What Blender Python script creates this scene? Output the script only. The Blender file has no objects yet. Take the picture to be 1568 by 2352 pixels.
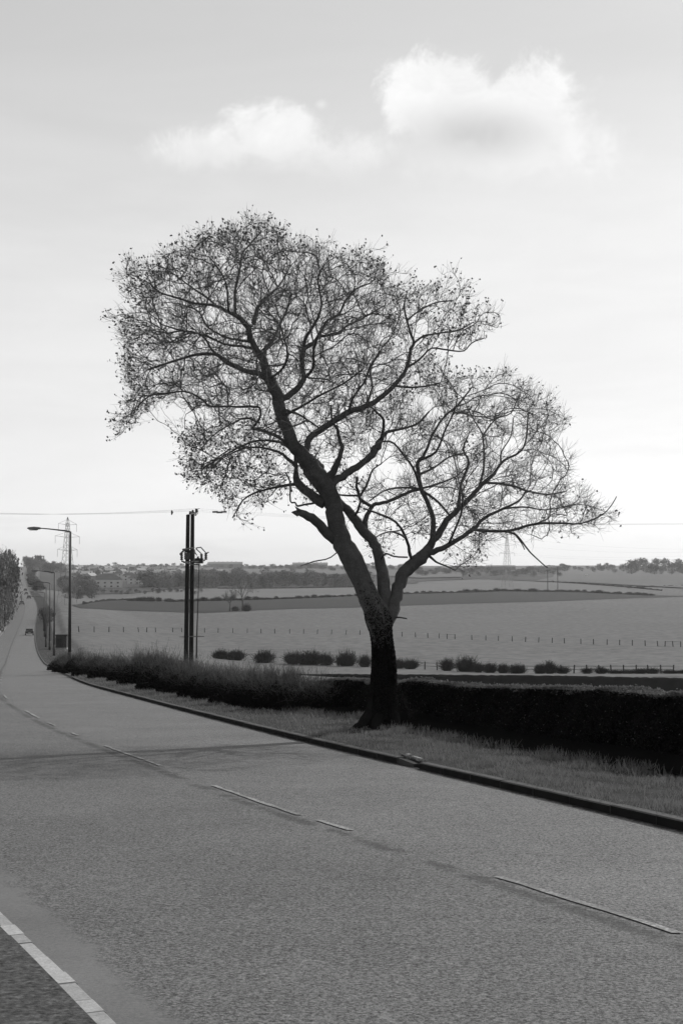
import bpy, bmesh, math, random
import numpy as np
from mathutils import Vector
R = math.radians
rng = np.random.default_rng(7)
random.seed(7)
S = bpy.context.scene
COL = S.collection

# ------------------------------------------------------------------ camera, world, sun, exposure
FOC = 3267.0                     # focal length in the picture's own units (1568 x 2352)
PITCH = math.atan(124 / FOC)
EYE = 1.6
cam_d = bpy.data.cameras.new('camera'); cam = bpy.data.objects.new('camera', cam_d); COL.objects.link(cam)
cam.location = (0, 0, EYE); cam.rotation_euler = (R(90) + PITCH, 0, 0)
cam_d.sensor_fit = 'VERTICAL'; cam_d.sensor_height = 36; cam_d.lens = 50
cam_d.clip_start = 0.1; cam_d.clip_end = 20000
S.camera = cam
SUN_AZ, SUN_EL = R(44), R(31)    # azimuth to the right of the view direction (+Y)
SKY_STRENGTH, SUN_STRENGTH = 0.11, 3.6
S.view_settings.view_transform = 'Standard'; S.view_settings.look = 'None'
S.view_settings.exposure = 0.0; S.view_settings.gamma = 1.0; S.view_settings.use_curve_mapping = False

sl = bpy.data.lights.new('sun', 'SUN'); so = bpy.data.objects.new('sun', sl); COL.objects.link(so)
sl.energy = SUN_STRENGTH; sl.angle = R(0.6); sl.color = (1.0, 0.995, 0.985)
sd = Vector((math.sin(SUN_AZ) * math.cos(SUN_EL), math.cos(SUN_AZ) * math.cos(SUN_EL), math.sin(SUN_EL)))
so.rotation_euler = (-sd).to_track_quat('-Z', 'Y').to_euler()

class NT:
    """small helper for node trees"""
    def __init__(s, tree): s.t = tree; s.n = tree.nodes; s.l = tree.links
    def node(s, typ, **kw):
        n = s.n.new(typ)
        for k, v in kw.items():
            if hasattr(n, k) and not k.startswith('in_'): setattr(n, k, v)
        return n
    def put(s, sock, v):
        if isinstance(v, bpy.types.NodeSocket): s.l.new(v, sock)
        elif v is not None: sock.default_value = v
    def m(s, op, a, b=None, c=None, clamp=False):
        n = s.n.new('ShaderNodeMath'); n.operation = op; n.use_clamp = clamp
        for i, v in enumerate((a, b, c)):
            if v is not None: s.put(n.inputs[i], v)
        return n.outputs[0]
    def ss(s, v, lo, hi, a=0.0, b=1.0):
        n = s.n.new('ShaderNodeMapRange'); n.interpolation_type = 'SMOOTHSTEP'; n.clamp = True
        s.put(n.inputs[0], v); s.put(n.inputs[1], lo); s.put(n.inputs[2], hi); s.put(n.inputs[3], a); s.put(n.inputs[4], b)
        return n.outputs[0]
    def noise(s, vec, scale, detail=4, rough=0.55, dist=0.0):
        n = s.n.new('ShaderNodeTexNoise'); s.put(n.inputs['Vector'], vec)
        n.inputs['Scale'].default_value = scale; n.inputs['Detail'].default_value = detail
        n.inputs['Roughness'].default_value = rough; n.inputs['Distortion'].default_value = dist
        return n.outputs[0]
    def comb(s, x, y, z):
        n = s.n.new('ShaderNodeCombineXYZ'); s.put(n.inputs[0], x); s.put(n.inputs[1], y); s.put(n.inputs[2], z)
        return n.outputs[0]
    def mix(s, f, a, b):
        return s.m('ADD', s.m('MULTIPLY', s.m('SUBTRACT', 1.0, f), a), s.m('MULTIPLY', f, b))

W = bpy.data.worlds.new('World'); S.world = W; W.use_nodes = True
wt = NT(W.node_tree); wt.n.clear()
sky = wt.node('ShaderNodeTexSky', sky_type='NISHITA'); sky.sun_disc = False
sky.sun_elevation = SUN_EL; sky.sun_rotation = SUN_AZ; sky.altitude = 60; sky.air_density = 1.0; sky.dust_density = 2.0; sky.ozone_density = 1.0
bw = wt.node('ShaderNodeRGBToBW'); wt.l.new(sky.outputs[0], bw.inputs[0])
tc = wt.node('ShaderNodeTexCoord'); sp = wt.node('ShaderNodeSeparateXYZ'); wt.l.new(tc.outputs['Generated'], sp.inputs[0])
dx, dy, dz = sp.outputs
yy = wt.m('MAXIMUM', dy, 0.08)
u = wt.m('DIVIDE', dx, yy); v = wt.m('DIVIDE', dz, yy)
uv = wt.comb(u, v, 0.0)
def PU(px): return (px - 784) / FOC
def PV(py): return (1300 - py) / FOC
n1 = wt.noise(uv, 17, 9, 0.66, 0.6)
n2 = wt.noise(uv, 55, 8, 0.7, 0.5)
nn = wt.m('ADD', wt.m('MULTIPLY', wt.m('SUBTRACT', n1, 0.5), 1.1), wt.m('MULTIPLY', wt.m('SUBTRACT', n2, 0.5), 0.42))
def ell(px, py, rx, ry, k=1.0):
    a = wt.m('POWER', wt.m('ABSOLUTE', wt.m('DIVIDE', wt.m('SUBTRACT', u, PU(px)), rx / FOC)), 2.0)
    b = wt.m('POWER', wt.m('ABSOLUTE', wt.m('DIVIDE', wt.m('SUBTRACT', v, PV(py)), ry / FOC)), 2.0)
    r = wt.m('SQRT', wt.m('ADD', a, b))
    return wt.m('SUBTRACT', 1.0, r)                       # >0 inside
def blob(px, py, rx, ry, soft=0.22, k=1.0):
    e = wt.m('ADD', ell(px, py, rx, ry), wt.m('MULTIPLY', nn, k))
    return wt.ss(e, -0.02, soft)
def low(v0, v1):                                          # fade towards the lower side of a cloud
    return wt.ss(v, PV(v1), PV(v0))
front = wt.ss(dy, 0.1, 0.4)
b1 = wt.m('MAXIMUM', blob(1025, 222, 170, 140, .35, 1.25), wt.m('MAXIMUM', blob(1200, 262, 175, 165, .4, 1.3), blob(1300, 320, 175, 150, .9, 1.5)))
b1 = wt.m('MULTIPLY', wt.m('MAXIMUM', b1, wt.m('MULTIPLY', blob(1120, 360, 370, 120, 1.0, 1.5), .75)), low(300, 480))
b2 = wt.m('MULTIPLY', wt.m('MAXIMUM', wt.m('MAXIMUM', blob(640, 300, 175, 95, .55, 1.4), blob(470, 335, 165, 75, .6, 1.4)), wt.m('MULTIPLY', blob(740, 345, 330, 85, .9, 1.6), .95)), low(290, 440))
b3 = wt.m('MULTIPLY', blob(738, 229, 24, 20, 1.2, 1.1), 0.7)
clouds = wt.m('MULTIPLY', wt.m('MAXIMUM', wt.m('MAXIMUM', b1, wt.m('MULTIPLY', b2, 0.9)), b3), front, clamp=True)
shade = wt.m('MULTIPLY', wt.m('MULTIPLY', wt.ss(wt.m('ADD', ell(1095, 300, 210, 85), wt.m('MULTIPLY', nn, 0.7)), -0.25, 1.0), front), 0.95)
# thin veils: broad streaks all round the sky, stronger towards the horizon
vn = wt.noise(wt.comb(wt.m('MULTIPLY', dx, 2.2), wt.m('MULTIPLY', dy, 2.2), wt.m('MULTIPLY', dz, 11.0)), 1.6, 6, 0.58, 0.4)
veil = wt.m('MULTIPLY', wt.ss(dz, 0.37, 0.19), wt.ss(vn, 0.15, 0.75, 0.65, 1.15))
SKYG = 1.0
base = wt.m('MULTIPLY', wt.m('POWER', bw.outputs[0], 0.30), 3.75)
base = wt.m('ADD', base, wt.m('ADD', wt.m('MULTIPLY', veil, 1.38), wt.m('MULTIPLY', wt.m('SUBTRACT', vn, 0.5), 0.8)))
sepg = wt.ss(wt.noise(wt.comb(wt.m('MULTIPLY', dx, 3), wt.m('MULTIPLY', dy, 3), wt.m('MULTIPLY', dz, 16)), 2.3, 5, 0.6), 0.52, 0.75)
base = wt.m('ADD', base, wt.m('MULTIPLY', wt.ss(dz, 0.13, 0.0), 1.5))
base = wt.m('SUBTRACT', base, wt.m('MULTIPLY', wt.m('MULTIPLY', sepg, 0.75), wt.ss(dz, 0.16, 0.0)))
clum = wt.m('SUBTRACT', wt.m('ADD', 8.5, wt.m('MULTIPLY', nn, 3.0)), wt.m('MULTIPLY', shade, 2.6))
lum = wt.mix(clouds, base, clum)
bg = wt.node('ShaderNodeBackground'); wt.l.new(lum, bg.inputs[0]); bg.inputs[1].default_value = SKY_STRENGTH
wo = wt.node('ShaderNodeOutputWorld'); wt.l.new(bg.outputs[0], wo.inputs[0])

# ------------------------------------------------------------------ helpers: materials
MATS = {}
def mat(name, grey, var=0.25, scale=8.0, rough=0.85, bump=0.0, bscale=None, spec=0.25, metal=0.0, scale2=None, var2=0.0, coord='Object', transl=0.0, rand=0.0):
    if name in MATS: return MATS[name]
    m = bpy.data.materials.new(name); m.use_nodes = True; t = NT(m.node_tree)
    p = t.n['Principled BSDF']; c = t.node('ShaderNodeTexCoord').outputs[coord]
    n = t.noise(c, scale, 5, 0.6)
    g = t.m('MULTIPLY', t.m('ADD', 1.0, t.m('MULTIPLY', t.m('SUBTRACT', n, 0.5), 4 * var)), grey)
    if scale2:
        n_ = t.noise(c, scale2, 4, 0.6)
        g = t.m('MULTIPLY', g, t.m('ADD', 1.0, t.m('MULTIPLY', t.m('SUBTRACT', n_, 0.5), 4 * var2)))
    if rand: g = t.m('MULTIPLY', g, t.m('ADD', 1.0 - rand, t.m('MULTIPLY', t.node('ShaderNodeObjectInfo').outputs['Random'], 2 * rand)))
    g = t.m('MAXIMUM', g, 0.002)
    t.l.new(t.comb(g, g, g), p.inputs['Base Color'])
    p.inputs['Roughness'].default_value = rough; p.inputs['Metallic'].default_value = metal
    p.inputs['Specular IOR Level'].default_value = spec
    if bump:
        b = t.node('ShaderNodeBump'); b.inputs['Strength'].default_value = 1.0; b.inputs['Distance'].default_value = bump
        t.l.new(t.noise(c, bscale or scale, 5, 0.65), b.inputs['Height']); t.l.new(b.outputs[0], p.inputs['Normal'])
    if transl:
        tr = t.node('ShaderNodeBsdfTranslucent'); tr.inputs[0].default_value = (grey, grey, grey, 1)
        mx = t.node('ShaderNodeMixShader'); mx.inputs[0].default_value = transl
        t.l.new(p.outputs[0], mx.inputs[1]); t.l.new(tr.outputs[0], mx.inputs[2])
        t.l.new(mx.outputs[0], t.n['Material Output'].inputs[0])
    MATS[name] = m
    return m

def road_material():
    m = bpy.data.materials.new('road_asphalt'); m.use_nodes = True; t = NT(m.node_tree)
    p = t.n['Principled BSDF']; c = t.node('ShaderNodeTexCoord').outputs['Object']
    at = t.node('ShaderNodeAttribute', attribute_name='edge'); e = at.outputs['Fac']       # metres from the near kerb
    cl = t.node('ShaderNodeAttribute', attribute_name='seam').outputs['Fac']               # signed metres from the centre seam
    fine = t.noise(c, 46, 4, 0.85); mid = t.noise(c, 13, 5, 0.75); big = t.noise(c, 0.55, 5, 0.62); patch = t.noise(c, 2.3, 4, 0.6)
    # surface dressing of chippings: worn smooth along the near kerb
    wob = t.m('MULTIPLY', t.m('SUBTRACT', t.noise(c, 1.7, 5, 0.7), 0.5), 0.9)
    gut = t.ss(t.m('ADD', e, t.m('MULTIPLY', wob, .55)), 0.44, 0.27)
    chip = t.m('ADD', t.m('MULTIPLY', t.m('SUBTRACT', fine, 0.5), 8.2), t.m('MULTIPLY', t.m('SUBTRACT', mid, 0.5), 1.4))
    chip = t.m('MULTIPLY', chip, t.mix(gut, 1.0, 0.18))
    large = t.m('ADD', t.m('MULTIPLY', t.m('SUBTRACT', big, 0.5), 0.8), t.m('MULTIPLY', t.m('SUBTRACT', patch, 0.5), 0.25))
    g = t.m('ADD', t.m('ADD', 1.0, chip), large)
    g = t.m('MULTIPLY', g, t.mix(gut, 0.108, 0.132))
    # the dark ragged seam by the centre line
    sw = t.m('ADD', cl, t.m('MULTIPLY', t.m('SUBTRACT', mid, 0.5), 0.25))
    seam = t.ss(t.m('ABSOLUTE', sw), 0.13, 0.02)
    g = t.m('MULTIPLY', g, t.mix(t.m('MULTIPLY', seam, t.ss(patch, 0.38, 0.54)), 1.0, 0.42))
    # wheel-darkened lane
    g = t.m('MULTIPLY', g, t.mix(t.ss(cl, -0.4, 0.6), 0.93, 1.05))
    g = t.m('MAXIMUM', g, 0.012)
    t.l.new(t.comb(g, g, g), p.inputs['Base Color'])
    p.inputs['Roughness'].default_value = 0.78; p.inputs['Specular IOR Level'].default_value = 0.3
    b = t.node('ShaderNodeBump'); b.inputs['Distance'].default_value = 0.012
    t.l.new(t.m('MULTIPLY', t.m('ADD', fine, t.m('MULTIPLY', mid, 0.6)), t.mix(gut, 1.0, 0.25)), b.inputs['Height'])
    b.inputs['Strength'].default_value = 0.75
    t.l.new(b.outputs[0], p.inputs['Normal'])
    return m

# ------------------------------------------------------------------ helpers: meshes
def mesh_np(name, verts, faces, m, smooth=False, attrs=None):
    verts = np.asarray(verts, np.float32); faces = np.asarray(faces, np.int32)
    k = faces.shape[1]
    me = bpy.data.meshes.new(name)
    me.vertices.add(len(verts)); me.vertices.foreach_set('co', verts.ravel())
    me.loops.add(faces.size); me.loops.foreach_set('vertex_index', faces.ravel())
    me.polygons.add(len(faces)); me.polygons.foreach_set('loop_start', np.arange(0, faces.size, k, dtype=np.int32))
    me.polygons.foreach_set('loop_total', np.full(len(faces), k, np.int32))
    if smooth: me.polygons.foreach_set('use_smooth', np.ones(len(faces), bool))
    if attrs:
        for a, val in attrs.items():
            at = me.attributes.new(a, 'FLOAT', 'POINT'); at.data.foreach_set('value', np.asarray(val, np.float32))
    me.update(calc_edges=True)
    if m: me.materials.append(m)
    return me
def link(name, me, parent=None, loc=None, rz=0, rot=None):
    o = bpy.data.objects.new(name, me); COL.objects.link(o)
    if parent: o.parent = parent
    if loc is not None: o.location = loc
    if rot: o.rotation_euler = rot
    elif rz: o.rotation_euler = (0, 0, rz)
    return o
def tag(o, label=None, cat=None, group=None, kind=None):
    if label: o['label'] = label
    if cat: o['category'] = cat
    if group: o['group'] = group
    if kind: o['kind'] = kind
    return o
ORD = 'first second third fourth fifth sixth seventh eighth ninth tenth eleventh twelfth thirteenth fourteenth fifteenth sixteenth seventeenth eighteenth nineteenth twentieth twenty-first twenty-second twenty-third twenty-fourth twenty-fifth twenty-sixth twenty-seventh twenty-eighth twenty-ninth thirtieth'.split()
def empty(name, loc, label, cat, group=None, rz=0):
    o = bpy.data.objects.new(name, None); COL.objects.link(o); o.location = loc; o.rotation_euler = (0, 0, rz)
    o.empty_display_size = 0.3
    return tag(o, label, cat, group)
def copy_tree(root, loc, rz, label=None, scale=None):
    def cp(o, par):
        c = o.copy(); COL.objects.link(c)
        if par: c.parent = par; c.matrix_parent_inverse = o.matrix_parent_inverse.copy()
        for ch in kids.get(o.name, []): cp(ch, c)
        return c
    kids = {}
    for o in [root] + list(root.children_recursive):
        kids[o.name] = list(o.children)
    r = cp(root, None); r.location = loc; r.rotation_euler = (0, 0, rz)
    if label: r['label'] = label
    if scale: r.scale = scale if hasattr(scale, '__len__') else (scale,) * 3
    return r
class MB:
    """collects mixed quads/tris"""
    def __init__(s): s.v = []; s.f = []
    def add(s, vs, fs):
        o = len(s.v); s.v += [tuple(p) for p in vs]; s.f += [tuple(i + o for i in f) for f in fs]
    def box(s, c, d, rz=0.0, taper=1.0):
        x, y, z = d[0] / 2, d[1] / 2, d[2] / 2; ca, sa = math.cos(rz), math.sin(rz); vs = []
        for sz in (-1, 1):
            k = taper if sz > 0 else 1
            for sx, sy in ((-1, -1), (1, -1), (1, 1), (-1, 1)):
                a, b = sx * x * k, sy * y * k
                vs.append((c[0] + a * ca - b * sa, c[1] + a * sa + b * ca, c[2] + sz * z))
        s.add(vs, [(3, 2, 1, 0), (4, 5, 6, 7), (0, 1, 5, 4), (1, 2, 6, 5), (2, 3, 7, 6), (3, 0, 4, 7)])
    def tube(s, pts, rad, n=8, cap=True, jit=0.0, ry=None):
        pts = [Vector(p) for p in pts]
        if not hasattr(rad, '__len__'): rad = [rad] * len(pts)
        o = len(s.v); ref = None
        for i, p in enumerate(pts):
            d = (pts[min(i + 1, len(pts) - 1)] - pts[max(i - 1, 0)]).normalized()
            if ref is None: ref = d.orthogonal().normalized() if abs(d.z) < .9 else Vector((1, 0, 0))
            a = (ref - d * ref.dot(d)).normalized(); ref = a; b = d.cross(a)
            for k in range(n):
                t = 2 * math.pi * k / n; r = rad[i] * (1 + (random.random() - .5) * jit)
                s.v.append(tuple(p + a * math.cos(t) * r + b * math.sin(t) * r))
        for i in range(len(pts) - 1):
            for k in range(n):
                k2 = (k + 1) % n
                s.f.append((o + i * n + k, o + i * n + k2, o + (i + 1) * n + k2, o + (i + 1) * n + k))
        if cap:
            s.f.append(tuple(o + k for k in reversed(range(n)))); q = o + (len(pts) - 1) * n
            s.f.append(tuple(q + k for k in range(n)))
    def build(s, name, m, parent=None, smooth=False, loc=None):
        return link(name, s.mesh(name, m, smooth), parent, loc)
    def mesh(s, name, m, smooth=False):
        me = bpy.data.meshes.new(name); me.from_pydata(s.v, [], s.f)
        if smooth: me.polygons.foreach_set('use_smooth', np.ones(len(s.f), bool))
        me.materials.append(m); me.update(); return me
def prisms(p0, p1, r0, r1, sides=3):
    """many thin tapered sticks at once"""
    p0 = np.asarray(p0, float); p1 = np.asarray(p1, float); N = len(p0)
    d = p1 - p0; d /= np.maximum(np.linalg.norm(d, axis=1, keepdims=True), 1e-9)
    ref = np.where(np.abs(d[:, 2:3]) > .9, np.array([[1., 0, 0]]), np.array([[0, 0, 1.]]))
    a = np.cross(d, ref); a /= np.maximum(np.linalg.norm(a, axis=1, keepdims=True), 1e-9); b = np.cross(d, a)
    V = np.zeros((N, 2, sides, 3))
    for k in range(sides):
        t = 2 * math.pi * k / sides; o = a * math.cos(t) + b * math.sin(t)
        V[:, 0, k] = p0 + o * np.reshape(r0, (-1, 1)); V[:, 1, k] = p1 + o * np.reshape(r1, (-1, 1))
    base = (np.arange(N) * 2 * sides)[:, None]
    F = [np.stack([base[:, 0] + k, base[:, 0] + (k + 1) % sides, base[:, 0] + sides + (k + 1) % sides, base[:, 0] + sides + k], 1) for k in range(sides)]
    return V.reshape(-1, 3), np.concatenate(F)
def leaves(c, size, flat=0.0, asp=0.6):
    """small randomly turned leaf quads at points c"""
    N = len(c); a = rng.normal(size=(N, 3)); a /= np.linalg.norm(a, axis=1, keepdims=True)
    b = rng.normal(size=(N, 3))
    if flat: a[:, 2] *= 1 - flat; b[:, 2] *= 1 - flat; a /= np.linalg.norm(a, axis=1, keepdims=True)
    b -= a * (a * b).sum(1, keepdims=True); b /= np.linalg.norm(b, axis=1, keepdims=True)
    s = np.reshape(size, (-1, 1)) * np.ones((N, 1))
    V = np.stack([c - a * s, c + b * s * asp, c + a * s, c - b * s * asp], 1).reshape(-1, 3)
    return V, (np.arange(N) * 4)[:, None] + np.arange(4)[None]

# ------------------------------------------------------------------ terrain
def interp(xs, ys):
    xs = np.array(xs, float); ys = np.array(ys, float); h = np.diff(xs); dl = np.diff(ys) / h
    m = np.zeros(len(xs)); m[1:-1] = np.where(dl[1:] * dl[:-1] > 0, 2 * dl[1:] * dl[:-1] / np.where(dl[1:] + dl[:-1] == 0, 1, dl[1:] + dl[:-1]), 0); m[0] = dl[0]; m[-1] = dl[-1]
    def f(x):
        x = np.clip(np.asarray(x, float), xs[0], xs[-1]); i = np.clip(np.searchsorted(xs, x) - 1, 0, len(xs) - 2)
        t = (x - xs[i]) / h[i]
        return (ys[i] * (1 + 2 * t) * (1 - t) ** 2 + m[i] * h[i] * t * (1 - t) ** 2 + ys[i + 1] * t * t * (3 - 2 * t) + m[i + 1] * h[i] * t * t * (t - 1))
    return f
DR = interp([-80, -20, 0, 30, 60, 100, 130, 150, 200, 260, 300, 350, 400, 460, 600, 800, 1100, 1500, 2000, 2600, 3500, 6000],
            [-3.0, 0.45, 1.6, 3.325, 5.05, 7.35, 9.1, 10.15, 12.0, 13.5, 14.3, 14.7, 14.5, 13.8, 13.5, 13.6, 11, 7, 3.6, 1, 2, 30])
DF = interp([-80, -20, 0, 30, 45, 60, 100, 150, 184, 189, 193, 210, 250, 300, 400, 650, 850, 1100, 1300, 1600, 2000, 2500, 3000, 3600, 6000],
            [-3.0, 0.45, 1.6, 3.325, 4.5, 6.0, 10.0, 14.0, 16.6, 16.6, 15.1, 15.9, 17.5, 18.3, 18.9, 20, 20, 17, 14.5, 11, 6.5, 2, -.5, 3, 30])
def ss(x, a, b): t = np.clip((x - a) / (b - a), 0, 1); return t * t * (3 - 2 * t)
# edge lines of the road: x as a function of y
_k = []
XR = interp([-80, -20, -5, 0, 5, 9, 12.5, 16.3, 20, 24.1, 31.5, 45, 62, 87, 145, 200, 260, 350, 460, 800, 1500, 2600],
            [34, 13.6, 8.3, 6.55, 5.1, 4.0, 3.0, 1.85, 0.72, -0.52, -2.65, -6.4, -11.0, -16.9, -30.2, -42.6, -55.8, -75, -98, -176, -333, -560])
XL = interp([-80, -20, -5, 0, 4.2, 6.04, 8.32, 13, 18, 26, 45, 87, 145, 200, 260, 350, 460, 800, 1500, 2600],
            [25, 8.5, 3.1, 1.4, -0.24, -1.0, -1.98, -3.85, -5.8, -8.3, -13.7, -24.4, -37.7, -50.1, -63.3, -82.5, -106, -185, -343, -572])
def base_z(x, y):
    s = x - XR(y)
    w = ss(s, 6.0, 42.0)
    return EYE - (DR(y) * (1 - w) + DF(y) * w)
MOUND = [0, 0, 0]
def g(x, y):
    """finished ground level: road, verge rising from its kerb, fields"""
    x = np.asarray(x, float); y = np.asarray(y, float)
    s = (x - XR(y)) * .965; z = base_z(x, y)
    rise = np.where(s > 0, .10 + .035 * np.clip(s, 0, 6), 0) * (1 - ss(s, 9, 26) * 0.6)
    sl_ = (XL(y) - x) * .93
    rise = rise + np.where(sl_ > 0, .10, 0)
    und = 0.5 * np.sin(x * .013 + 1.3) * np.sin(y * .009) * ss(y, 230, 500) * ss(s, 30, 90)
    md = MOUND[2] * np.exp(-(((x - MOUND[0]) / 1.0) ** 2 + ((y - MOUND[1]) / 1.5) ** 2))
    return z + rise + und + md
CP, SP = math.cos(PITCH), math.sin(PITCH)
def ray(px, py):
    cx = (px - 784) / FOC; cy = (1176 - py) / FOC
    d = (cx, CP - cy * SP, SP + cy * CP); return d[0] / d[1], d[2] / d[1]
def P(px, py, Y):
    a, b = ray(px, py); return Vector((a * Y, Y, EYE + b * Y))
YG = np.geomspace(3.5, 4500, 5000)
def gp(px, py, lift=0.0):
    """where a sight line meets the ground"""
    a, b = ray(px, py); h = EYE + b * YG - g(a * YG, YG) - lift
    i = np.argmax(h < 0)
    if h[i] >= 0: i = len(YG) - 1
    if i == 0: Y = YG[0]
    else: t = h[i - 1] / (h[i - 1] - h[i]); Y = YG[i - 1] + t * (YG[i] - YG[i - 1])
    return Vector((a * Y, Y, float(g(a * Y, Y))))
def size_at(px_len, Y): return px_len / FOC * Y

M_grass_far = mat('pasture_grass', 0.13, 0.07, 0.02, 0.95, bump=0.2, bscale=0.6, spec=0.05, scale2=0.45, var2=0.4)
M_soil = mat('ploughed_soil', 0.052, 0.06, 0.06, 0.95, bump=0.1, bscale=1.0, spec=0.03, scale2=0.4, var2=0.06)
M_upper = mat('upper_pasture', 0.15, 0.10, 0.02, 0.95, spec=0.03, scale2=0.15, var2=0.08)
M_verge = mat('verge_turf', 0.05, 0.3, 1.5, 0.95, bump=0.03, bscale=14, spec=0.05, scale2=9, var2=0.3)

_t = gp(872, 1663); MOUND[:] = [_t.x, _t.y, .14]
def polar_ground():
    th = np.concatenate([np.linspace(-180, -24, 60)[:-1], np.linspace(-24, -16, 30)[:-1], np.linspace(-16, 16, 340), np.linspace(16, 24, 30)[1:], np.linspace(24, 180, 60)[1:]])
    th = R(1) * th
    r = np.concatenate([[0.4, 1.2, 2.2], np.geomspace(3.2, 5200, 470)])
    T, RR = np.meshgrid(th, r); X = RR * np.sin(T); Y = RR * np.cos(T)
    s = (X - XR(Y)); s2 = XL(Y) - X
    Z = g(X, Y)
    corr = ss(s, 7.0, 5.5) * ss(s2, 4.2, 3.2) * (Y > -78)
    Z = Z - corr * (0.30 + np.clip(Y, 0, 3000) * .0008)
    Z = Z - 0.02
    n, m_ = T.shape
    idx = np.arange(n * m_).reshape(n, m_)
    F = np.stack([idx[:-1, :-1], idx[:-1, 1:], idx[1:, 1:], idx[1:, :-1]], -1).reshape(-1, 4)[:, ::-1]
    me = mesh_np('ground', np.stack([X, Y, Z], -1).reshape(-1, 3), F, M_grass_far, True)
    return tag(link('ground', me), kind='structure')
polar_ground()

def strip(name, xa, xb, ys, nx, zoff, m, attrs=False, kind='structure', bumpy=0.0, parent=None):
    """surface between two edge curves x=xa(y), x=xb(y)"""
    ys = np.asarray(ys, float); T = np.linspace(0, 1, nx)
    A = xa(ys)[:, None]; B = xb(ys)[:, None]; X = A + (B - A) * T[None]; Y = np.repeat(ys[:, None], nx, 1)
    Z = zoff(X, Y)
    if bumpy:
        Z = Z + bumpy * (np.sin(X * 5.1 + Y * 1.7) * np.sin(Y * 3.3 - X * 2) + .6 * np.sin(X * 11 + 2) * np.sin(Y * 9.1)) * np.clip(np.minimum(T, 1 - T) * 8, 0, 1)[None]
    n = len(ys); idx = np.arange(n * nx).reshape(n, nx)
    F = np.stack([idx[:-1, :-1], idx[:-1, 1:], idx[1:, 1:], idx[1:, :-1]], -1).reshape(-1, 4)
    at = None
    if attrs:
        edge = (X - XL(Y)) * .93; seam = (X - XC(Y)) * .94 + .16
        at = {'edge': edge.ravel(), 'seam': seam.ravel()}
    me = mesh_np(name, np.stack([X, Y, Z], -1).reshape(-1, 3), F, m, True, at)
    return tag(link(name, me, parent), kind=kind)
# centre line traced from the dashes
_cl = [gp(x, y) for x, y in ((1568, 2150), (1145, 2015), (805, 1908), (690, 1873), (490, 1805), (370, 1760), (240, 1713), (125, 1667), (60, 1633), (12, 1600))]
_cy = [-80, 0, 5] + [p.y for p in _cl]; _cx = [XL(-80) + 4.5, 4.6, 2.9] + [p.x for p in _cl]
for yq in (85, 145, 200, 300, 460, 800, 1500, 2600): _cy.append(yq); _cx.append(float((XL(yq) + XR(yq)) / 2))
o_ = np.argsort(_cy); XC = interp(np.array(_cy)[o_], np.array(_cx)[o_])

def far_lift(Y): return np.clip(Y - 90, 0, 3000) * .0006
roadz = lambda X, Y: base_z(X, Y) + far_lift(Y)
ysR = np.concatenate([np.linspace(-78, 0, 30)[:-1], np.linspace(0, 40, 90)[:-1], np.geomspace(40, 2500, 260)])
M_road = road_material()
road = strip('road', lambda y: XL(y) - .05, lambda y: XR(y) + .05, ysR, 26, roadz, M_road, attrs=True)

# dashes of the worn centre line
M_paint = bpy.data.materials.new('worn_white_paint'); M_paint.use_nodes = True; t_ = NT(M_paint.node_tree)
c_ = t_.node('ShaderNodeTexCoord').outputs['Object']; w_ = t_.m('ADD', t_.m('MULTIPLY', t_.noise(c_, 42, 4, .7), .75), t_.m('MULTIPLY', t_.noise(c_, 2.2, 4, .6), .45))
g_ = t_.mix(t_.ss(w_, .48, .64), .33, .11); t_.l.new(t_.comb(g_, g_, g_), t_.n['Principled BSDF'].inputs['Base Color']); t_.n['Principled BSDF'].inputs['Roughness'].default_value = .75
def dash(y0, y1, w=.065, shift=0.0):
    n = max(3, int((y1 - y0) / .25)); ys = np.linspace(y0, y1, n)
    rr = rng.uniform(-.012, .012, (2, n))
    xa = XC(ys) - w / 2 + rr[0] + shift; xb = XC(ys) + w / 2 + rr[1] + shift
    V = np.concatenate([np.stack([xa, ys, roadz(xa, ys) + .005 + .0002 * ys], 1), np.stack([xb, ys, roadz(xb, ys) + .005 + .0002 * ys], 1)])
    i = np.arange(n - 1); F = np.stack([i, i + n, i + n + 1, i + 1], 1)
    link('lane_marking', mesh_np('lane_marking', V, F, M_paint), road)
def gy(px, py): return gp(px, py).y
for a_, b_ in (((1568, 2145), (1145, 2015)), ((805, 1908), (730, 1885)), ((690, 1873), (490, 1805)), ((370, 1760), (335, 1747)), ((330, 1745), (240, 1713)), ((186, 1690), (172, 1684)), ((133, 1668), (118, 1661)), ((90, 1650), (60, 1633)), ((20, 1605), (10, 1597))):
    dash(gy(*a_), gy(*b_))
dash(4.6, 6.9)
yq = 64
while yq < 420:
    dash(yq, yq + 2.2, .12); yq += 6.2
# a worn white edge line where the far road bends, on its left side
for k in range(24):
    y0 = 150 + k * 13
    ys = np.linspace(y0, y0 + 12.9, 5); xa = XL(ys) + .5; xb = xa + .22
    V = np.concatenate([np.stack([xa, ys, roadz(xa, ys) + .05], 1), np.stack([xb, ys, roadz(xb, ys) + .05], 1)])
    i = np.arange(4); link('lane_marking', mesh_np('lane_marking', V, np.stack([i, i + 5, i + 6, i + 1], 1), M_paint), road)

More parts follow.
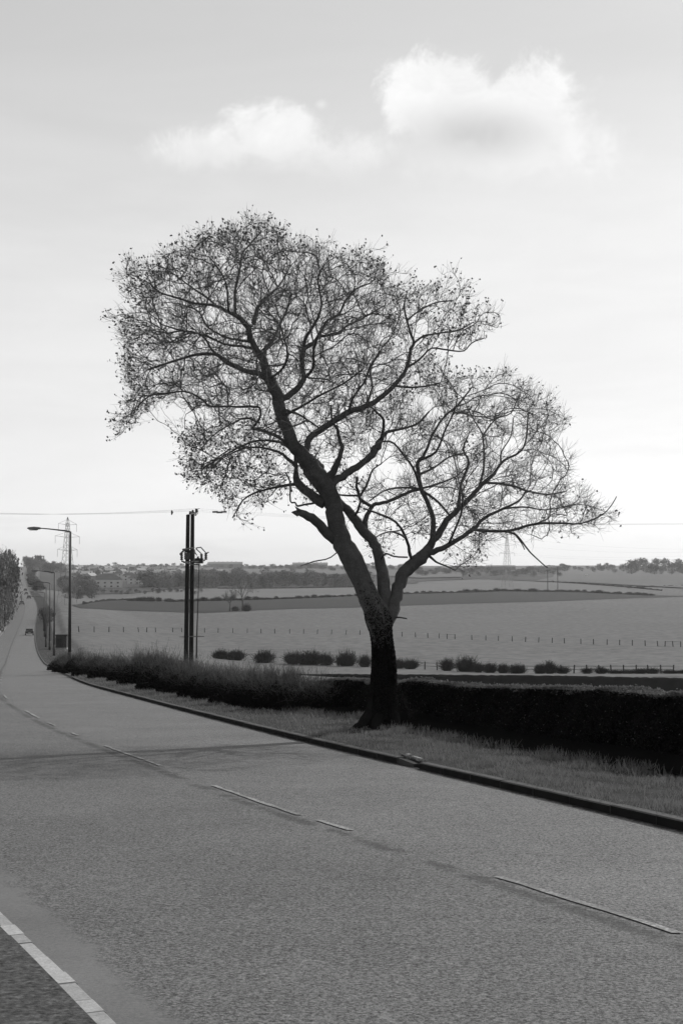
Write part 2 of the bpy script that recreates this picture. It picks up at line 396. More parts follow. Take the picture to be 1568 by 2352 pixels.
# near pavement (left) and its pale kerb stones; far verge and its dark kerb
M_path = mat('footpath_asphalt', 0.058, 1.1, 32, 0.85, bump=0.012, bscale=32, spec=0.2, scale2=11, var2=0.5)
strip('pavement', lambda y: XL(y) - 3.4, lambda y: XL(y) - .09, np.concatenate([np.linspace(-78, 40, 90)[:-1], np.geomspace(40, 600, 90)]), 8, lambda X, Y: base_z(X, Y) + .10 + far_lift(Y), M_path)
M_kerbL = [mat('pale_kerb_stone_%s' % n, gcol, 0.2, 9, 0.8, bump=0.003, bscale=60, scale2=60, var2=0.25) for n, gcol in (('light', .36), ('mid', .32), ('worn', .28), ('dull', .24))]
M_kerbR = mat('weathered_kerb_stone', 0.07, 0.2, 6, 0.9, bump=0.004, bscale=30, scale2=40, var2=0.3)
M_kface = mat('shaded_kerb_face', .012, .4, 5, .9, spec=.05)  # near black, so the shade on the road-side face is in its colour
M_grime = mat('gutter_grime', 0.018, 0.4, 20, 0.95)
kerb = tag(empty('kerb', (0, 0, 0), None, None), kind='structure')
def kerb_stone(xf, y0, y1, side, w, h, m, gap=.008):
    """one stone laid along the edge curve, follows its direction"""
    p0 = Vector((float(xf(y0)), y0)); p1 = Vector((float(xf(y1)), y1)); d = (p1 - p0).normalized(); nrm = Vector((d.y, -d.x)) * side
    p0 = p0 + d * gap; p1 = p1 - d * gap
    ch = .012; b = []
    jz = random.uniform(-.004, .004); jo = random.uniform(-.004, .004)
    sec = [(0, -.2), (0, h - ch), (ch, h), (w, h), (w, -.2)]
    vs = []
    for p in (p0, p1):
        zb = float(base_z(p.x, p.y)) + float(far_lift(np.array(p.y)))
        for (o, z) in sec:
            q = p + nrm * (o + jo); vs.append((q.x, q.y, zb + z + jz))
    n = 5; fs = [(i, i + 1, n + i + 1, n + i) for i in range(4)] + [tuple(range(n))[::-1], tuple(range(n, 2 * n))]
    me = bpy.data.meshes.new('kerb_stone'); me.from_pydata(vs, [], fs); me.materials.append(m)
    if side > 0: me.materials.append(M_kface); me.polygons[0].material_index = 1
    me.update()
    return link('kerb_stone', me, kerb)
y = 3.6
gully = gy(868, 1757)
while y < 75:
    L = .89 * .96
    if not (gully - .45 < y + L / 2 < gully + .45):
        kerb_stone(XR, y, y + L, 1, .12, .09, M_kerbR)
    y += L
def kerb_run(xf, ys, side, w, h, m):
    ys = np.asarray(ys); x = xf(ys); zb = base_z(x, ys) + far_lift(ys)
    V = np.concatenate([np.stack([x + side * o, ys, zb + z], 1) for o, z in ((0, -.2), (0, h), (w, h), (w, -.2))]); n = len(ys); i = np.arange(n - 1)
    F = np.concatenate([np.stack([i + k * n, i + 1 + k * n, i + 1 + (k + 1) * n, i + (k + 1) * n], 1) for k in range(3)])
    tag(link('kerb_stone_run', mesh_np('kerb_stone_run', V, F, m), kerb), kind='stuff')
kerb_run(XR, np.geomspace(y, 700, 120), 1, .12, .10, M_kerbR)
y = 3.9
while y < 16:
    L = random.choice((.2, .26, .3, .34)) ; kerb_stone(XL, y, y + L, -1, .09, .10, random.choice(M_kerbL[:3] if random.random() < .85 else M_kerbL), .004); y += L
kerb_run(XL, np.geomspace(y, 700, 120), -1, .09, .10, M_kerbL[1])
kerb_run(XR, np.linspace(-40, 3.6, 30), 1, .12, .09, M_kerbR)
kerb_run(XL, np.linspace(-40, 3.9, 30), -1, .09, .10, M_kerbL[1])
# grime along the foot of both kerbs
for xf, s_, w_ in ((XL, 1, .03), (XR, -1, .05)):
    ys = np.concatenate([np.linspace(3, 30, 400), np.linspace(30.2, 80, 120)]); jit = rng.uniform(.2, 1.5, len(ys)) * w_
    xa = xf(ys) + s_ * .001; xb = xf(ys) + s_ * jit
    V = np.concatenate([np.stack([xa, ys, base_z(xa, ys) + .004], 1), np.stack([xb, ys, base_z(xb, ys) + .004], 1)]); i = np.arange(len(ys) - 1); n = len(ys)
    tag(link('gutter_dirt', mesh_np('gutter_dirt', V, np.stack([i, i + n, i + n + 1, i + 1], 1), M_grime)), kind='structure')
# side-entry gully in the far kerb
gx = float(XR(gully)); ang = math.atan2(1, -.31) - math.pi / 2
ge = empty('drain_gully', (gx, gully, float(base_z(gx, gully))), 'dark iron kerb-side drain gully set into the far kerb, nearer than the bare tree', 'drain', rz=.30)
b = MB(); b.box((.09, 0, .0), (.15, .86, .14)); b.build('frame', mat('rusty_iron', .03, .3, 20, .7), ge)
b = MB(); b.box((.20, .05, .085), (.14, .7, .025)); b.build('cover', mat('rusty_iron', .03), ge)
b = MB(); b.box((.19, -.10, .105), (.04, .28, .015), .1); b.box((.15, .15, .11), (.06, .07, .03), .4); b.build('lid', mat('broken_concrete', .3, .2, 20), ge)

# verge turf surface
verge_hi = 7.0
strip('verge', lambda y: XR(y) + .12, lambda y: XR(y) + verge_hi - 3.2 * ss(y, 85, 120), np.concatenate([np.linspace(-40, 60, 420)[:-1], np.geomspace(60, 700, 160)]), 36, lambda X, Y: g(X, Y) + far_lift(Y) - .025, M_verge, bumpy=.016)

# ------------------------------------------------------------------ fields
def field(name, lower, upper, m, rows=14, lift=.12, n=90):
    lx, ly = zip(*lower); ux, uy = zip(*upper)
    V = []
    xs = np.linspace(lx[0], lx[-1], n); xu = np.linspace(ux[0], ux[-1], n)
    for i in range(n):
        p = gp(xs[i], float(np.interp(xs[i], lx, ly))); q = gp(xu[i], float(np.interp(xu[i], ux, uy)))
        for k in range(rows):
            t = k / (rows - 1); X = p.x + (q.x - p.x) * t; Y = p.y + (q.y - p.y) * t
            V.append((X, Y, float(g(X, Y)) + lift))
    idx = np.arange(n * rows).reshape(n, rows)
    F = np.stack([idx[:-1, :-1], idx[1:, :-1], idx[1:, 1:], idx[:-1, 1:]], -1).reshape(-1, 4)
    return tag(link(name, mesh_np(name, V, F, m, True)), kind='structure')
PL = [(166, 1391), (180, 1397), (300, 1403), (402, 1406), (460, 1409), (589, 1402), (695, 1398), (812, 1396), (930, 1391), (1091, 1386), (1250, 1382), (1400, 1376), (1568, 1371), (1750, 1367)]
PU_ = [(166, 1390), (256, 1379), (402, 1382), (578, 1378), (695, 1374), (812, 1369), (930, 1364), (1091, 1360), (1152, 1357.5), (1334, 1360), (1487, 1367), (1568, 1369), (1750, 1366)]
field('ploughed_field', PL, PU_, M_soil)
UL = [(290, 1377), (402, 1381), (578, 1377), (695, 1373), (812, 1368), (930, 1363), (1091, 1359), (1152, 1356.5), (1334, 1359), (1487, 1366)]
UU = [(290, 1373), (402, 1355), (490, 1353), (680, 1352), (812, 1349), (950, 1342), (1091, 1332), (1268, 1340), (1400, 1350), (1487, 1360)]
field('upper_field', UL, UU, M_upper, lift=.3)
field('rough_ground', [(92, 1352), (200, 1366), (300, 1364), (400, 1353), (500, 1351), (680, 1350), (840, 1348), (960, 1340)], [(92, 1303), (200, 1302), (300, 1301), (400, 1301), (500, 1301), (680, 1302), (840, 1303), (960, 1305)], mat('rough_hillside', .075, .2, .01, .95, spec=.02, scale2=.05, var2=.25), lift=.4, rows=30)
field('rough_ground', [(960, 1336), (1100, 1330), (1270, 1337)], [(960, 1304), (1100, 1306), (1270, 1308)], mat('rough_hillside', .075), lift=.4, rows=24)
field('far_field', [(1230, 1336), (1330, 1339), (1450, 1346), (1568, 1352), (1700, 1356)], [(1290, 1322), (1330, 1321), (1450, 1321), (1568, 1321), (1700, 1322)], mat('far_pasture', .13, .1, .01, .95, spec=.03), lift=.8)
field('ridge_field', [(480, 1322), (700, 1322), (840, 1322), (960, 1330), (1060, 1328)], [(480, 1309), (700, 1308), (840, 1309), (960, 1314), (1060, 1316)], mat('ridge_pasture', .13, .12, .01, .95, spec=.03), lift=1.4)
field('hill_field', [(330, 1318), (400, 1316), (490, 1316)], [(330, 1297), (400, 1300), (490, 1301)], mat('ridge_pasture', .13), lift=1.0)

# the ragged line where the verge ends in the painted shadow under hedge and scrub
HB = [(1900, 1850), (1735, 1818), (1568, 1788), (1420, 1762), (1300, 1741), (1100, 1713), (1000, 1688), (930, 1668), (850, 1655), (780, 1645), (700, 1636), (620, 1624)]
_b = [gp(*q) for q in HB] + [gp(*q) for q in ((552, 1614), (508, 1606), (466, 1599), (424, 1590), (382, 1582), (340, 1570), (296, 1562), (250, 1557), (205, 1551), (172, 1547))]
_b = sorted([( p.y, p.x) for p in _b]); _bs = np.array([x - float(XR(y)) for y, x in _b]); _by = np.array([y for y, x in _b])
print('boundary', np.round(_by, 1), np.round(_bs, 2))
_bs = np.convolve(np.pad(_bs, 1, 'edge'), [.25, .5, .25], 'valid')
def bnd(y): return np.interp(y, _by, _bs) + .06 * np.sin(np.asarray(y) * 5.3) + .05 * np.sin(np.asarray(y) * 11.7 + 1)
# ------------------------------------------------------------------ grass blades on the verge
def blades(n, ya, yb, sa, sb, hmin, hmax, width, name, label=None, m=None):
    t = rng.random(n); Y = ya * (yb / ya) ** t; s = sa + (sb - sa) * rng.random(n) ** .85; X = XR(Y) + s
    clump = np.sin(X * 4.3 + 1.7 * np.sin(Y * 1.9)) * np.sin(Y * 2.7 + X) + .5 * np.sin(X * 9 + Y * 5)
    keep = rng.random(n) < np.clip(.66 + .6 * clump, .06, 1); X, Y, clump = X[keep], Y[keep], clump[keep]; n = len(X)
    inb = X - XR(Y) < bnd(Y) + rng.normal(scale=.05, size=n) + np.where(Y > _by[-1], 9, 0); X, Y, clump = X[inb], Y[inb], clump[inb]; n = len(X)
    h = rng.uniform(hmin, hmax, n) * (1 + .5 * clump) ; w = width * rng.uniform(.6, 1.4, n)
    a = rng.uniform(0, 2 * math.pi, n); lean = rng.uniform(.1, .9, n) * h; la = rng.uniform(0, 2 * math.pi, n)
    Z = g(X, Y) + far_lift(Y) - .015
    p = np.stack([X, Y, Z], 1); wv = np.stack([np.cos(a) * w, np.sin(a) * w, np.zeros(n)], 1)
    tip = p + np.stack([np.cos(la) * lean, np.sin(la) * lean, h], 1); mid = p + (tip - p) * .55 + np.stack([0 * h, 0 * h, .12 * h], 1)
    V = np.stack([p - wv, p + wv, mid + wv * .7, tip, mid - wv * .7], 1).reshape(-1, 3)
    F = (np.arange(n) * 5)[:, None] + np.array([[0, 1, 2, 4], [4, 2, 3, 3]]).reshape(1, -1)
    F4 = (np.arange(n) * 5)[:, None] + np.array([0, 1, 2, 4])[None]
    F3 = (np.arange(n) * 5)[:, None] + np.array([4, 2, 3])[None]
    # quads only: fold the tip triangle in as its own mesh data
    me = bpy.data.meshes.new(name); nv = len(V)
    me.vertices.add(nv); me.vertices.foreach_set('co', V.astype(np.float32).ravel())
    li = np.concatenate([F4.ravel(), F3.ravel()]).astype(np.int32)
    me.loops.add(len(li)); me.loops.foreach_set('vertex_index', li); me.polygons.add(2 * n)
    st = np.concatenate([np.arange(n) * 4, 4 * n + np.arange(n) * 3]).astype(np.int32)
    me.polygons.foreach_set('loop_start', st); me.polygons.foreach_set('loop_total', np.concatenate([np.full(n, 4), np.full(n, 3)]).astype(np.int32))
    me.update(calc_edges=True); me.materials.append(m)
    return tag(link(name, me), label, 'grass', kind='stuff')
M_blade = mat('grass_blade', .19, .45, 3, .8, spec=.2, scale2=30, var2=.3, transl=.3)
blades(120000, 9, 26, .04, 6.4, .025, .065, .0035, 'verge_grass', 'rough short grass on the verge in front of the clipped hedge', M_blade)
blades(60000, 24, 70, .06, 6.6, .025, .075, .006, 'verge_grass', 'rough short grass on the verge beyond the bare tree', M_blade)
blades(22000, 65, 200, .15, 6.8, .03, .08, .018, 'verge_grass', 'short grass on the far verge around the lamp posts', M_blade)
# longer tufts at the hedge foot are added with the hedge

# ------------------------------------------------------------------ the bare tree beside the road
M_bark = mat('grey_bark', .088, .22, 9, .9, bump=.012, bscale=26, spec=.12, scale2=40, var2=.25)
M_twig = mat('twig_bark', .12, .2, 9, .9, spec=.1)
M_bud = mat('leaf_bud', .09, .3, 9, .85, spec=.1)
tb = gp(872, 1663); TY = tb.y
tree = empty('bare_tree', tb, 'tall leaning bare tree with three forked limbs on the verge beside the road', 'tree')
tree_loc = Vector(tb)
k_tr = TY / FOC                                      # metres per picture unit at the tree
def catmull(pts, sub):
    out = []; n = len(pts)
    for i in range(n - 1):
        p0 = pts[max(i - 1, 0)]; p1 = pts[i]; p2 = pts[i + 1]; p3 = pts[min(i + 2, n - 1)]
        for k in range(sub):
            t = k / sub
            out.append([.5 * (2 * p1[j] + (p2[j] - p0[j]) * t + (2 * p0[j] - 5 * p1[j] + 4 * p2[j] - p3[j]) * t * t + (3 * p1[j] - p0[j] - 3 * p2[j] + p3[j]) * t ** 3) for j in range(4)])
    out.append(list(pts[-1])); return out
LIMBS = {}
def limb(name, pts, dend, parent=None, sub=3, dstart=None):
    """pts: (px, py, width px); depth runs smoothly from the parent's depth to dend"""
    if parent is not None:
        pp = LIMBS[parent]; x0, y0 = pts[0][:2]
        j = min(range(len(pp)), key=lambda i: (pp[i][0] - x0) ** 2 + (pp[i][1] - y0) ** 2); d0 = pp[j][3]
    else: d0 = dstart or 0.0
    L = [0]
    for i in range(1, len(pts)): L.append(L[-1] + math.hypot(pts[i][0] - pts[i - 1][0], pts[i][1] - pts[i - 1][1]))
    q = []
    for i, p in enumerate(pts):
        t = L[i] / max(L[-1], 1); q.append((p[0], p[1], p[2], d0 + (dend - d0) * (t ** 1.15)))
    LIMBS[name] = catmull(q, sub)
limb('trunk', [(871, 1690, 118), (871, 1672, 98), (873, 1650, 76), (877, 1612, 62), (879, 1568, 55), (880, 1524, 52), (877, 1480, 47), (873, 1451, 50), (869, 1425, 60), (863, 1403, 56), (853, 1386, 52), (832, 1338, 47), (808, 1287, 50), (783, 1236, 46), (770, 1184, 41), (764, 1153, 42), (755, 1128, 43), (737, 1102, 47), (711, 1069, 43), (691, 1043, 34), (669, 1009, 30), (647, 954, 29), (634, 899, 28), (614, 862, 24), (603, 825, 18), (580, 790, 13)], -0.5, sub=4)
T = 'trunk'
limb('M', [(873, 1440, 34), (879, 1389, 31), (883, 1350, 31), (877, 1312, 28), (869, 1274, 25), (859, 1248, 24), (837, 1222, 24), (818, 1197, 23), (797, 1171, 21), (774, 1146, 16)], .25, T, 3)
limb('Rr', [(884, 1440, 36), (900, 1395, 36), (912, 1358, 30), (919, 1333, 30), (934, 1307, 32), (954, 1291, 32), (969, 1279, 31), (983, 1261, 22), (996, 1240, 18), (1011, 1220, 17), (1026, 1195, 15), (1045, 1177, 13), (1076, 1146, 12), (1103, 1116, 10), (1133, 1089, 8), (1155, 1059, 6), (1195, 1037, 5), (1208, 1001, 4), (1212, 944, 3)], 1.6, T, 3)
limb('root1', [(868, 1590, 26), (854, 1636, 34), (830, 1668, 28), (803, 1684, 17), (776, 1696, 8)], -.35, T, 3)  # left flare, drawn out to fill the shadow wedge at the foot
limb('root2', [(888, 1610, 30), (903, 1650, 30), (918, 1676, 20), (930, 1690, 10)], -.3, T, 3)
limb('root3', [(872, 1620, 26), (866, 1665, 28), (856, 1695, 14)], -.6, T, 3)
limb('stub', [(768, 1240, 26), (752, 1225, 25), (734, 1207, 23), (716, 1190, 22), (697, 1182, 19), (683, 1176, 14)], -.9, T, 2)
limb('S1', [(745, 1158, 26), (722, 1142, 24), (700, 1123, 21), (683, 1107, 20), (680, 1085, 11), (679, 1060, 9), (676, 1030, 8)], .2, T, 2)
limb('A1', [(603, 825, 16), (580, 790, 14), (574, 770, 15), (568, 748, 14), (545, 727, 11), (523, 716, 8), (500, 703, 7), (449, 697, 6), (413, 686, 5), (369, 672, 4), (343, 650, 3)], -1.2, T)
limb('A2', [(581, 742, 11), (592, 708, 10), (603, 694, 8), (625, 672, 6), (643, 653, 5), (662, 620, 4)], 1.2, 'A1')
limb('A3', [(541, 723, 8), (540, 690, 7), (541, 664, 6), (552, 613, 5), (556, 584, 4), (578, 556, 3), (600, 532, 3)], -.2, 'A1')
limb('A4', [(525, 717, 6), (523, 679, 5), (520, 653, 4), (505, 620, 3), (480, 590, 3)], -1.8, 'A1')
limb('A5', [(610, 850, 14), (608, 803, 10), (625, 785, 8), (640, 752, 6), (655, 720, 5), (668, 680, 4)], 1.4, T)
limb('A6', [(610, 866, 16), (585, 856, 13), (552, 847, 12), (519, 829, 11), (493, 814, 8), (449, 815, 7), (413, 826, 6), (376, 837, 5), (340, 850, 4)], -.4, T)
limb('A7', [(508, 822, 8), (486, 803, 6), (468, 774, 5), (430, 760, 4), (390, 765, 3)], .8, 'A6')
limb('A8', [(575, 785, 7), (545, 780, 6), (523, 776, 5), (478, 752, 5), (457, 716, 4), (420, 700, 3)], 1.6, 'A1')
limb('A9', [(583, 800, 8), (555, 795, 6), (515, 790, 5), (470, 770, 5), (420, 760, 4), (370, 745, 3)], -1.8, T)
limb('A10', [(498, 703, 5), (470, 680, 5), (440, 660, 4), (400, 630, 3), (370, 612, 3)], .5, 'A1')
limb('L1', [(672, 1035, 9), (643, 1016, 7), (610, 1012, 6), (574, 1016, 5), (523, 1042, 4), (468, 1074, 3)], -1.0, T)
limb('L2', [(680, 1070, 10), (650, 1045, 7), (632, 1036, 6), (588, 1027, 5), (545, 1035, 4), (500, 1060, 3)], .8, T)
limb('L3', [(662, 1020, 9), (640, 1004, 8), (618, 995, 8), (596, 987, 7), (581, 983, 7), (596, 961, 6), (597, 937, 6), (575, 934, 6), (541, 934, 5), (505, 934, 5), (479, 932, 5), (464, 917, 5), (424, 899, 4), (369, 906, 4), (343, 910, 3), (318, 932, 3)], -1.6, T)
limb('L4', [(524, 934, 4), (522, 899, 3), (513, 882, 3), (480, 890, 3)], -1.0, 'L3')
limb('L5', [(676, 1112, 8), (640, 1118, 6), (596, 1129, 5), (559, 1148, 4), (534, 1190, 3)], -.6, 'S1')
limb('L6', [(732, 1154, 6), (705, 1158, 5), (683, 1162, 5), (678, 1154, 4), (667, 1151, 4), (666, 1107, 4), (655, 1085, 3)], -.9, T)
limb('L7', [(596, 972, 5), (565, 960, 5), (530, 975, 4), (490, 1000, 3), (455, 1040, 3)], .9, 'L3')
limb('B1', [(686, 1052, 26), (701, 1034, 17), (712, 1007, 16), (734, 989, 15), (760, 971, 15), (796, 949, 15), (837, 934, 14), (870, 916, 12), (903, 887, 11), (925, 861, 9), (935, 839, 9), (943, 802, 8), (950, 788, 7), (943, 766, 6), (932, 729, 5), (928, 700, 4), (935, 670, 3)], 1.4, T)
limb('B2', [(950, 788, 6), (972, 772, 5), (1005, 766, 4), (1053, 758, 4), (1085, 740, 3)], 2.0, 'B1')
limb('B3', [(932, 845, 6), (961, 828, 5), (990, 800, 4), (1027, 804, 4), (1064, 806, 3), (1082, 788, 3), (1112, 776, 2.5)], .8, 'B1')
limb('B4', [(905, 886, 6), (943, 890, 5), (976, 887, 4), (1010, 880, 3)], .2, 'B1')
limb('B5', [(935, 735, 5), (960, 715, 4), (1000, 695, 3.5), (1040, 690, 3)], 2.4, 'B1')
limb('C1', [(640, 920, 20), (657, 911, 16), (679, 894, 15), (697, 872, 13), (694, 839, 12), (698, 802, 12), (719, 788, 10), (731, 773, 9), (752, 736, 6), (778, 722, 6), (793, 692, 5), (815, 665, 4), (850, 650, 3)], .6, T)
limb('C2', [(697, 800, 9), (705, 769, 8), (723, 744, 7), (738, 700, 5), (731, 656, 4), (731, 634, 4), (745, 605, 3)], -.8, 'C1')
limb('C3', [(733, 772, 7), (778, 766, 6), (793, 751, 5), (822, 736, 5), (860, 715, 4), (885, 700, 3)], 1.8, 'C1')
limb('C4', [(700, 868, 8), (719, 846, 7), (720, 805, 6), (735, 760, 4)], -1.6, 'C1')
limb('D1', [(748, 1125, 26), (768, 1106, 20), (785, 1094, 18), (811, 1077, 17), (837, 1061, 15), (855, 1043, 18), (867, 1025, 19), (876, 1009, 12), (888, 993, 8), (932, 982, 6), (961, 971, 5), (985, 945, 4)], .9, T)
limb('D2', [(875, 1012, 8), (881, 967, 7), (866, 949, 6), (850, 930, 4), (840, 900, 3)], -.4, 'D1')
limb('D3', [(748, 1112, 20), (760, 1092, 18), (770, 1074, 17), (780, 1051, 12), (785, 1028, 11), (778, 1005, 9), (774, 985, 7), (762, 965, 5), (760, 930, 4)], -1.1, T)
limb('D4', [(705, 1050, 24), (727, 1068, 26), (738, 1076, 20), (735, 1068, 12)], -.2, T, 2)
limb('E1', [(837, 1216, 14), (841, 1189, 12), (851, 1168, 10), (862, 1158, 9), (888, 1153, 8), (913, 1143, 8), (939, 1130, 8), (962, 1123, 9)], .8, 'M')
limb('E2', [(853, 1163, 9), (832, 1151, 8), (824, 1138, 8), (819, 1118, 7), (820, 1097, 6)], -.6, 'E1')
limb('E3', [(826, 1140, 7), (837, 1123, 6), (846, 1102, 5), (855, 1080, 4), (875, 1065, 3)], -1.1, 'E1')
limb('E4', [(824, 1138, 5), (798, 1138, 5), (775, 1134, 4), (768, 1110, 3)], -1.2, 'E2')
limb('E5', [(812, 1190, 8), (822, 1170, 6), (828, 1150, 5)], -.2, 'M')
limb('N1', [(984, 1258, 16), (993, 1234, 14), (993, 1190, 12), (980, 1151, 11), (966, 1120, 11), (958, 1067, 10), (966, 1054, 9), (980, 1032, 7), (993, 997, 6), (1019, 958, 5), (1050, 931, 5), (1085, 887, 3)], .3, 'Rr')
limb('N2', [(962, 1110, 7), (956, 1090, 6), (940, 1063, 6), (905, 1019, 5), (874, 1015, 4), (850, 1030, 3)], -.9, 'N1')
limb('N3', [(966, 1056, 7), (1001, 1037, 6), (1019, 993, 5), (1041, 949, 4), (1050, 915, 3)], -.9, 'N1')
limb('N4', [(968, 1126, 7), (997, 1146, 6), (1023, 1172, 5), (1034, 1186, 4)], .2, 'N1')
limb('N5', [(966, 1122, 6), (1000, 1113, 5), (1045, 1095, 4), (1080, 1065, 3)], 1.6, 'N1')
limb('N6', [(962, 1090, 6), (1000, 1072, 5), (1030, 1050, 4), (1070, 1040, 3)], 1.9, 'N1')
limb('R2', [(1050, 1175, 9), (1054, 1155, 8), (1058, 1111, 7), (1076, 1063, 6), (1063, 1032, 5), (1075, 1000, 3)], 1.4, 'Rr')
limb('R3', [(1100, 1118, 7), (1108, 1090, 6), (1111, 1059, 5), (1107, 997, 4), (1085, 958, 3), (1100, 925, 3)], 2.4, 'Rr')
limb('R4', [(1108, 1000, 4), (1138, 962, 4), (1172, 949, 3), (1190, 910, 3)], 2.9, 'R3')
limb('R5', [(1150, 1062, 5), (1151, 1037, 4), (1173, 1001, 3), (1178, 960, 3)], 2.2, 'Rr')
limb('R6', [(1110, 1108, 7), (1140, 1110, 6), (1177, 1116, 6), (1208, 1127, 5), (1256, 1136, 4), (1300, 1128, 3)], 2.7, 'Rr')
limb('Q1', [(968, 1280, 20), (984, 1270, 16), (1015, 1260, 13), (1050, 1239, 11), (1085, 1217, 10), (1111, 1190, 8), (1155, 1168, 6), (1190, 1151, 5), (1208, 1127, 4)], .2, 'Rr')
limb('Q2', [(1080, 1220, 9), (1094, 1217, 8), (1138, 1221, 7), (1177, 1217, 7), (1226, 1204, 6), (1283, 1201, 5), (1331, 1203, 4), (1375, 1186, 3), (1400, 1165, 2.5), (1415, 1140, 2)], -.2, 'Q1')
limb('Q3', [(1160, 1221, 6), (1186, 1230, 5), (1217, 1269, 4), (1256, 1304, 3)], -.7, 'Q2')
limb('Q4', [(1180, 1224, 4), (1195, 1245, 3), (1204, 1262, 2.5)], -.2, 'Q2')
limb('Q5', [(1155, 1169, 5), (1199, 1164, 4), (1252, 1171, 3), (1310, 1160, 2.5)], 1.2, 'Q1')
limb('Q6', [(1030, 1250, 6), (1055, 1190, 5), (1061, 1160, 4), (1060, 1130, 3)], -1.2, 'Q1')
limb('Q7', [(1226, 1204, 4), (1256, 1192, 3), (1262, 1185, 2.5)], -.6, 'Q2')
limb('F1', [(955, 1290, 10), (941, 1276, 8), (935, 1243, 7), (909, 1199, 6), (861, 1177, 5), (835, 1168, 4)], -1.4, 'Rr')
limb('F2', [(930, 1235, 5), (905, 1222, 4), (880, 1225, 3.5), (858, 1238, 3)], -1.9, 'F1')
limb('F3', [(872, 1290, 8), (885, 1272, 5), (905, 1278, 4), (935, 1280, 4)], -.9, 'M')
limb('F4', [(985, 1276, 7), (1000, 1290, 5), (1023, 1300, 4), (1045, 1310, 3)], -1.0, 'Rr')
limb('F5', [(958, 1122, 6), (920, 1120, 5), (880, 1128, 4), (850, 1150, 3)], -1.2, 'N1')
limb('G1', [(790, 1250, 4), (760, 1280, 3), (720, 1290, 3), (690, 1300, 2)], -1.2, T)
limb('G2', [(640, 940, 9), (668, 945, 7), (700, 960, 5), (735, 985, 4)], -1.9, T)
limb('G3', [(645, 960, 8), (690, 935, 6), (740, 905, 5), (790, 880, 4), (830, 850, 3)], -2.0, T)
limb('G4', [(620, 870, 8), (650, 845, 6), (660, 810, 5), (650, 770, 4)], -2.2, T)
limb('G5', [(800, 947, 8), (810, 915, 6), (835, 880, 5), (850, 840, 4)], -1.0, 'B1')
limb('G6', [(840, 932, 8), (855, 890, 6), (850, 850, 5), (870, 810, 4)], 2.4, 'B1')

nodes = []; par = []; nrad = []; lid = []
limb_world = {}
for nm, q in LIMBS.items():
    start = len(nodes); W_ = []
    for i, (x, y_, w, d) in enumerate(q):
        amp = 0 if nm == 'trunk' and y_ > 1300 else min(2.2, w * .12)
        x += random.uniform(-amp, amp); y_ += random.uniform(-amp, amp)
        p = P(x, y_, TY + d); W_.append((p, max(w * .5 * (TY + d) / FOC * 0.96, .006)))
    limb_world[nm] = W_
    for i, (p, r) in enumerate(W_):
        nodes.append(p); nrad.append(r); par.append(-2)
nodes_np = np.array([tuple(p) for p in nodes])

# trunk mesh and limbs, each a tapering bark tube
def smooth_tube(name, W_, n, m, parent, jag=False):
    b = MB(); pts = [p for p, r in W_]; rad = [r for p, r in W_]
    b.tube([p - tree_loc for p in pts], rad, n, True, .06)
    if jag:
        o = len(b.v) - n * 1
        for k in range(n): 
            x = Vector(b.v[o + k]); b.v[o + k] = tuple(x + Vector((random.uniform(-.10, .05), 0, random.uniform(-.05, .07))))
    return b.build(name, m, parent, True)
for nm, W_ in limb_world.items():
    if nm == 'trunk':
        ext = []
        b = MB(); n = 22; o = 0
        for i, (p, r) in enumerate(W_):
            pass
        pts = [p - tree_loc for p, r in W_]; rad = [r for p, r in W_]
        b.tube(pts, rad, n, True, 0)
        for i in range(len(pts)):                              # root flare and fluted bole
            for k in range(n):
                v = Vector(b.v[i * n + k]); c = pts[i]; hgt = max(0.0, c.z); d = v - c
                f = .05 * math.sin(k / n * 2 * math.pi * 5 + hgt * .9) * (1 + 2.2 * math.exp(-hgt * 3)) + .03 * math.sin(k * 2.1 + hgt * 7)
                b.v[i * n + k] = tuple(c + d * (1 + f))
        b.build('trunk', M_bark, tree, True)
    elif nm == 'stub':
        tag(smooth_tube('broken_limb', W_, 10, M_bark, tree, True), 'broken-off limb with a jagged end, pointing left')
    else:
        big = W_[0][1] > .05
        smooth_tube('root' if nm.startswith('root') else 'limb' if big else 'branch', W_, 10 if big else 6, mat('shaded_root', .012, .3, 9, .95, bump=.01, bscale=20, spec=0) if nm.startswith('root') else M_bark, tree)  # roots coloured near black to carry the shade at the tree foot

# crown: twigs grown by space colonisation into the crown's outline
OUT = [(262, 950), (275, 1000), (325, 985), (352, 945), (400, 925), (455, 945), (425, 985), (408, 1045), (418, 1100), (470, 1105), (520, 1140), (545, 1180), (600, 1150), (655, 1120), (690, 1120), (720, 1150), (775, 1150), (800, 1200), (850, 1260), (900, 1270), (935, 1240), (980, 1235), (1010, 1300), (1060, 1315), (1110, 1270), (1160, 1235), (1230, 1265), (1250, 1225), (1330, 1215), (1410, 1220), (1432, 1150), (1380, 1160), (1300, 1080), (1270, 1050), (1305, 975), (1275, 915), (1215, 880), (1165, 865), (1105, 850), (1045, 860), (1005, 850), (1010, 815), (1075, 812), (1135, 768), (1118, 725), (1080, 680), (1050, 632), (985, 645), (905, 655), (880, 608), (810, 578), (745, 578), (705, 555), (665, 545), (612, 505), (562, 497), (515, 520), (465, 545), (410, 570), (345, 595), (288, 618), (282, 690), (272, 760), (283, 830), (300, 880), (290, 915)]
HOLES = [(455, 955, 55, 22), (745, 1090, 30, 26), (1010, 830, 40, 14), (1330, 1105, 40, 30), (1245, 1245, 45, 18), (700, 1160, 40, 12), (1170, 1030, 25, 35), (880, 1090, 45, 25), (820, 1010, 0, 0), (850, 1210, 12, 12)]
